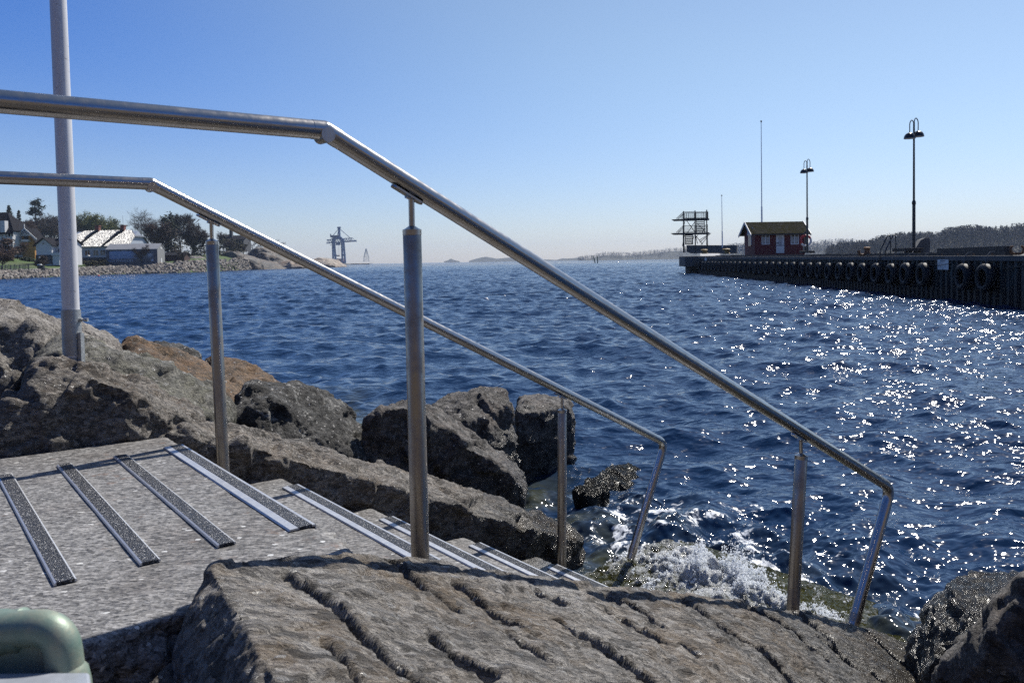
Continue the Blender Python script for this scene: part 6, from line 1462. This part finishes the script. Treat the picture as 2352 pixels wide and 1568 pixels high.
def wood(name, label, grid, dens, tree_h, seed, yellow=.06, faces=26, pal=None):
    rr = np.random.RandomState(seed); n = grid.shape[0]; vs = []; cs = []
    for k in range(dens):
        i = rr.uniform(0, n - 1.001); j = rr.choice([1, 2, 3, 3, 3, 4]) + rr.uniform(-1, 0) if rr.rand() < .75 else 4 - abs(rr.normal(0, .25)); j = min(max(j, .4), 4.2)
        i0, j0 = int(i), int(j); a, b = i - i0, j - j0; j1 = min(j0 + 1, 6)
        p = (grid[i0, j0] * (1 - a) + grid[i0 + 1, j0] * a) * (1 - b) + (grid[i0, j1] * (1 - a) + grid[i0 + 1, j1] * a) * b
        typ = rr.rand(); hgt = tree_h * rr.uniform(.55, 1.25); con = typ < .38
        base = np.array((.018, .034, .016)) if con else (np.array((.20, .17, .03)) if typ > 1 - yellow else np.array((.085, .062, .052)) if typ > .5 else np.array((.045, .055, .024)))
        base = base * rr.uniform(.2, .36); W = hgt * (.22 if con else .42)
        nf = int(faces * (1.4 if j > 3.4 else 1)); t = rr.rand(nf) ** .8; rad = (W * (1 - t) + .15) if con else W * np.sqrt(np.clip(1 - ((t - .55) / .5) ** 2, .02, 1))
        ang_ = rr.uniform(0, 6.28, nf); rr_ = rad * np.sqrt(rr.rand(nf)); c = np.stack([np.cos(ang_) * rr_, np.sin(ang_) * rr_, t * hgt], 1) + p
        s = hgt * .055 * rr.uniform(.7, 1.5, nf); d1 = rr.normal(size=(nf, 3)); d1 /= np.linalg.norm(d1, axis=1)[:, None]; d2 = rr.normal(size=(nf, 3)); d2 /= np.linalg.norm(d2, axis=1)[:, None]
        vs.append(np.stack([c - d1 * s[:, None], c + d1 * s[:, None], c + d2 * s[:, None] * 1.3], 1).reshape(-1, 3)); cs.append(np.tile(np.append(base, 1), (nf * 3, 1)))
    v = np.concatenate(vs); c = np.concatenate(cs); f = np.arange(len(v)).reshape(-1, 3); me = np_mesh(name, v, f, False)
    at = me.attributes.new('tint', 'FLOAT_COLOR', 'POINT'); at.data.foreach_set('color', c.astype(np.float32).ravel())
    tag(link(name, me, MT['crowns']), label, 'wood', kind='stuff')
zz2 = lambda L_: [z2(*q) for q in L_]
r1 = ridge('near_hill', zz2([(1120, 872), (1200, 845), (1290, 835), (1380, 830), (1440, 800), (1500, 792), (1580, 778), (1640, 780), (1700, 772), (1760, 772), (1800, 790), (1850, 752), (1950, 738), (2050, 734), (2150, 748), (2250, 732), (2352, 726), (2500, 715), (2750, 705), (3100, 700)]), 800, 260, 3, cover=6.0)
wood('forest', 'mixed bare and evergreen wood on the hill right of the pier', r1, 2800, 9.0, 5, .05, 56)
r2 = ridge('mid_hill', zz2([(440, 880), (490, 842), (560, 834), (620, 838), (800, 836), (990, 832), (1080, 822), (1150, 814), (1190, 808), (1270, 812), (1340, 818), (1450, 812), (1600, 830), (1900, 860)]), 1700, 420, 4, cover=7.5)
wood('forest', 'hazy wooded ridge behind the red hut', r2, 1500, 12.0, 6, .04, 36)
zi = lambda L_: [(1400 / 1.7415 + X / 3.034, (980 + Y / 1.742) / 1.7415) for X, Y in L_]
r3 = ridge('far_shore', zi([(1590, 101), (1640, 86), (1690, 78), (1760, 62), (1830, 58), (1950, 62), (2050, 50), (2120, 44), (2180, 36), (2240, 27), (2300, 26), (2360, 32), (2440, 40)]), 2300, 500, 6, cover=5.5)
wood('forest', 'pale blue wooded shore left of the pier end', r3, 900, 10.0, 7, .01, 24)
ridge('island', zi([(655, 114), (680, 106), (705, 94), (725, 104), (765, 113)]), 3300, 200, 7, 1, 1.5)
ridge('island', zi([(828, 111), (860, 100), (915, 86), (945, 82), (985, 88), (1020, 96), (1100, 88), (1150, 88), (1250, 95), (1330, 100), (1440, 103)]), 3300, 300, 8, 1, 1.5)
ridge('island', zi([(1440, 103), (1480, 92), (1510, 94), (1550, 92), (1590, 88), (1640, 100)]), 3000, 250, 9, 1, 1.5)
# air
hz_ = MB().span((-3800, -4400, -3.2), (4400, 4400, 96))
m = bpy.data.materials.new('sea_haze'); m.use_nodes = True; t = m.node_tree; t.nodes.clear(); ou = t.nodes.new('ShaderNodeOutputMaterial'); pv = t.nodes.new('ShaderNodeVolumePrincipled')
pv.inputs['Color'].default_value = (.62, .76, 1, 1); pv.inputs['Density'].default_value = .00012; t.links.new(pv.outputs[0], ou.inputs['Volume'])
tag(link('haze', hz_.mesh('haze'), m), 'thin sea haze over the bay', 'haze', kind='stuff')
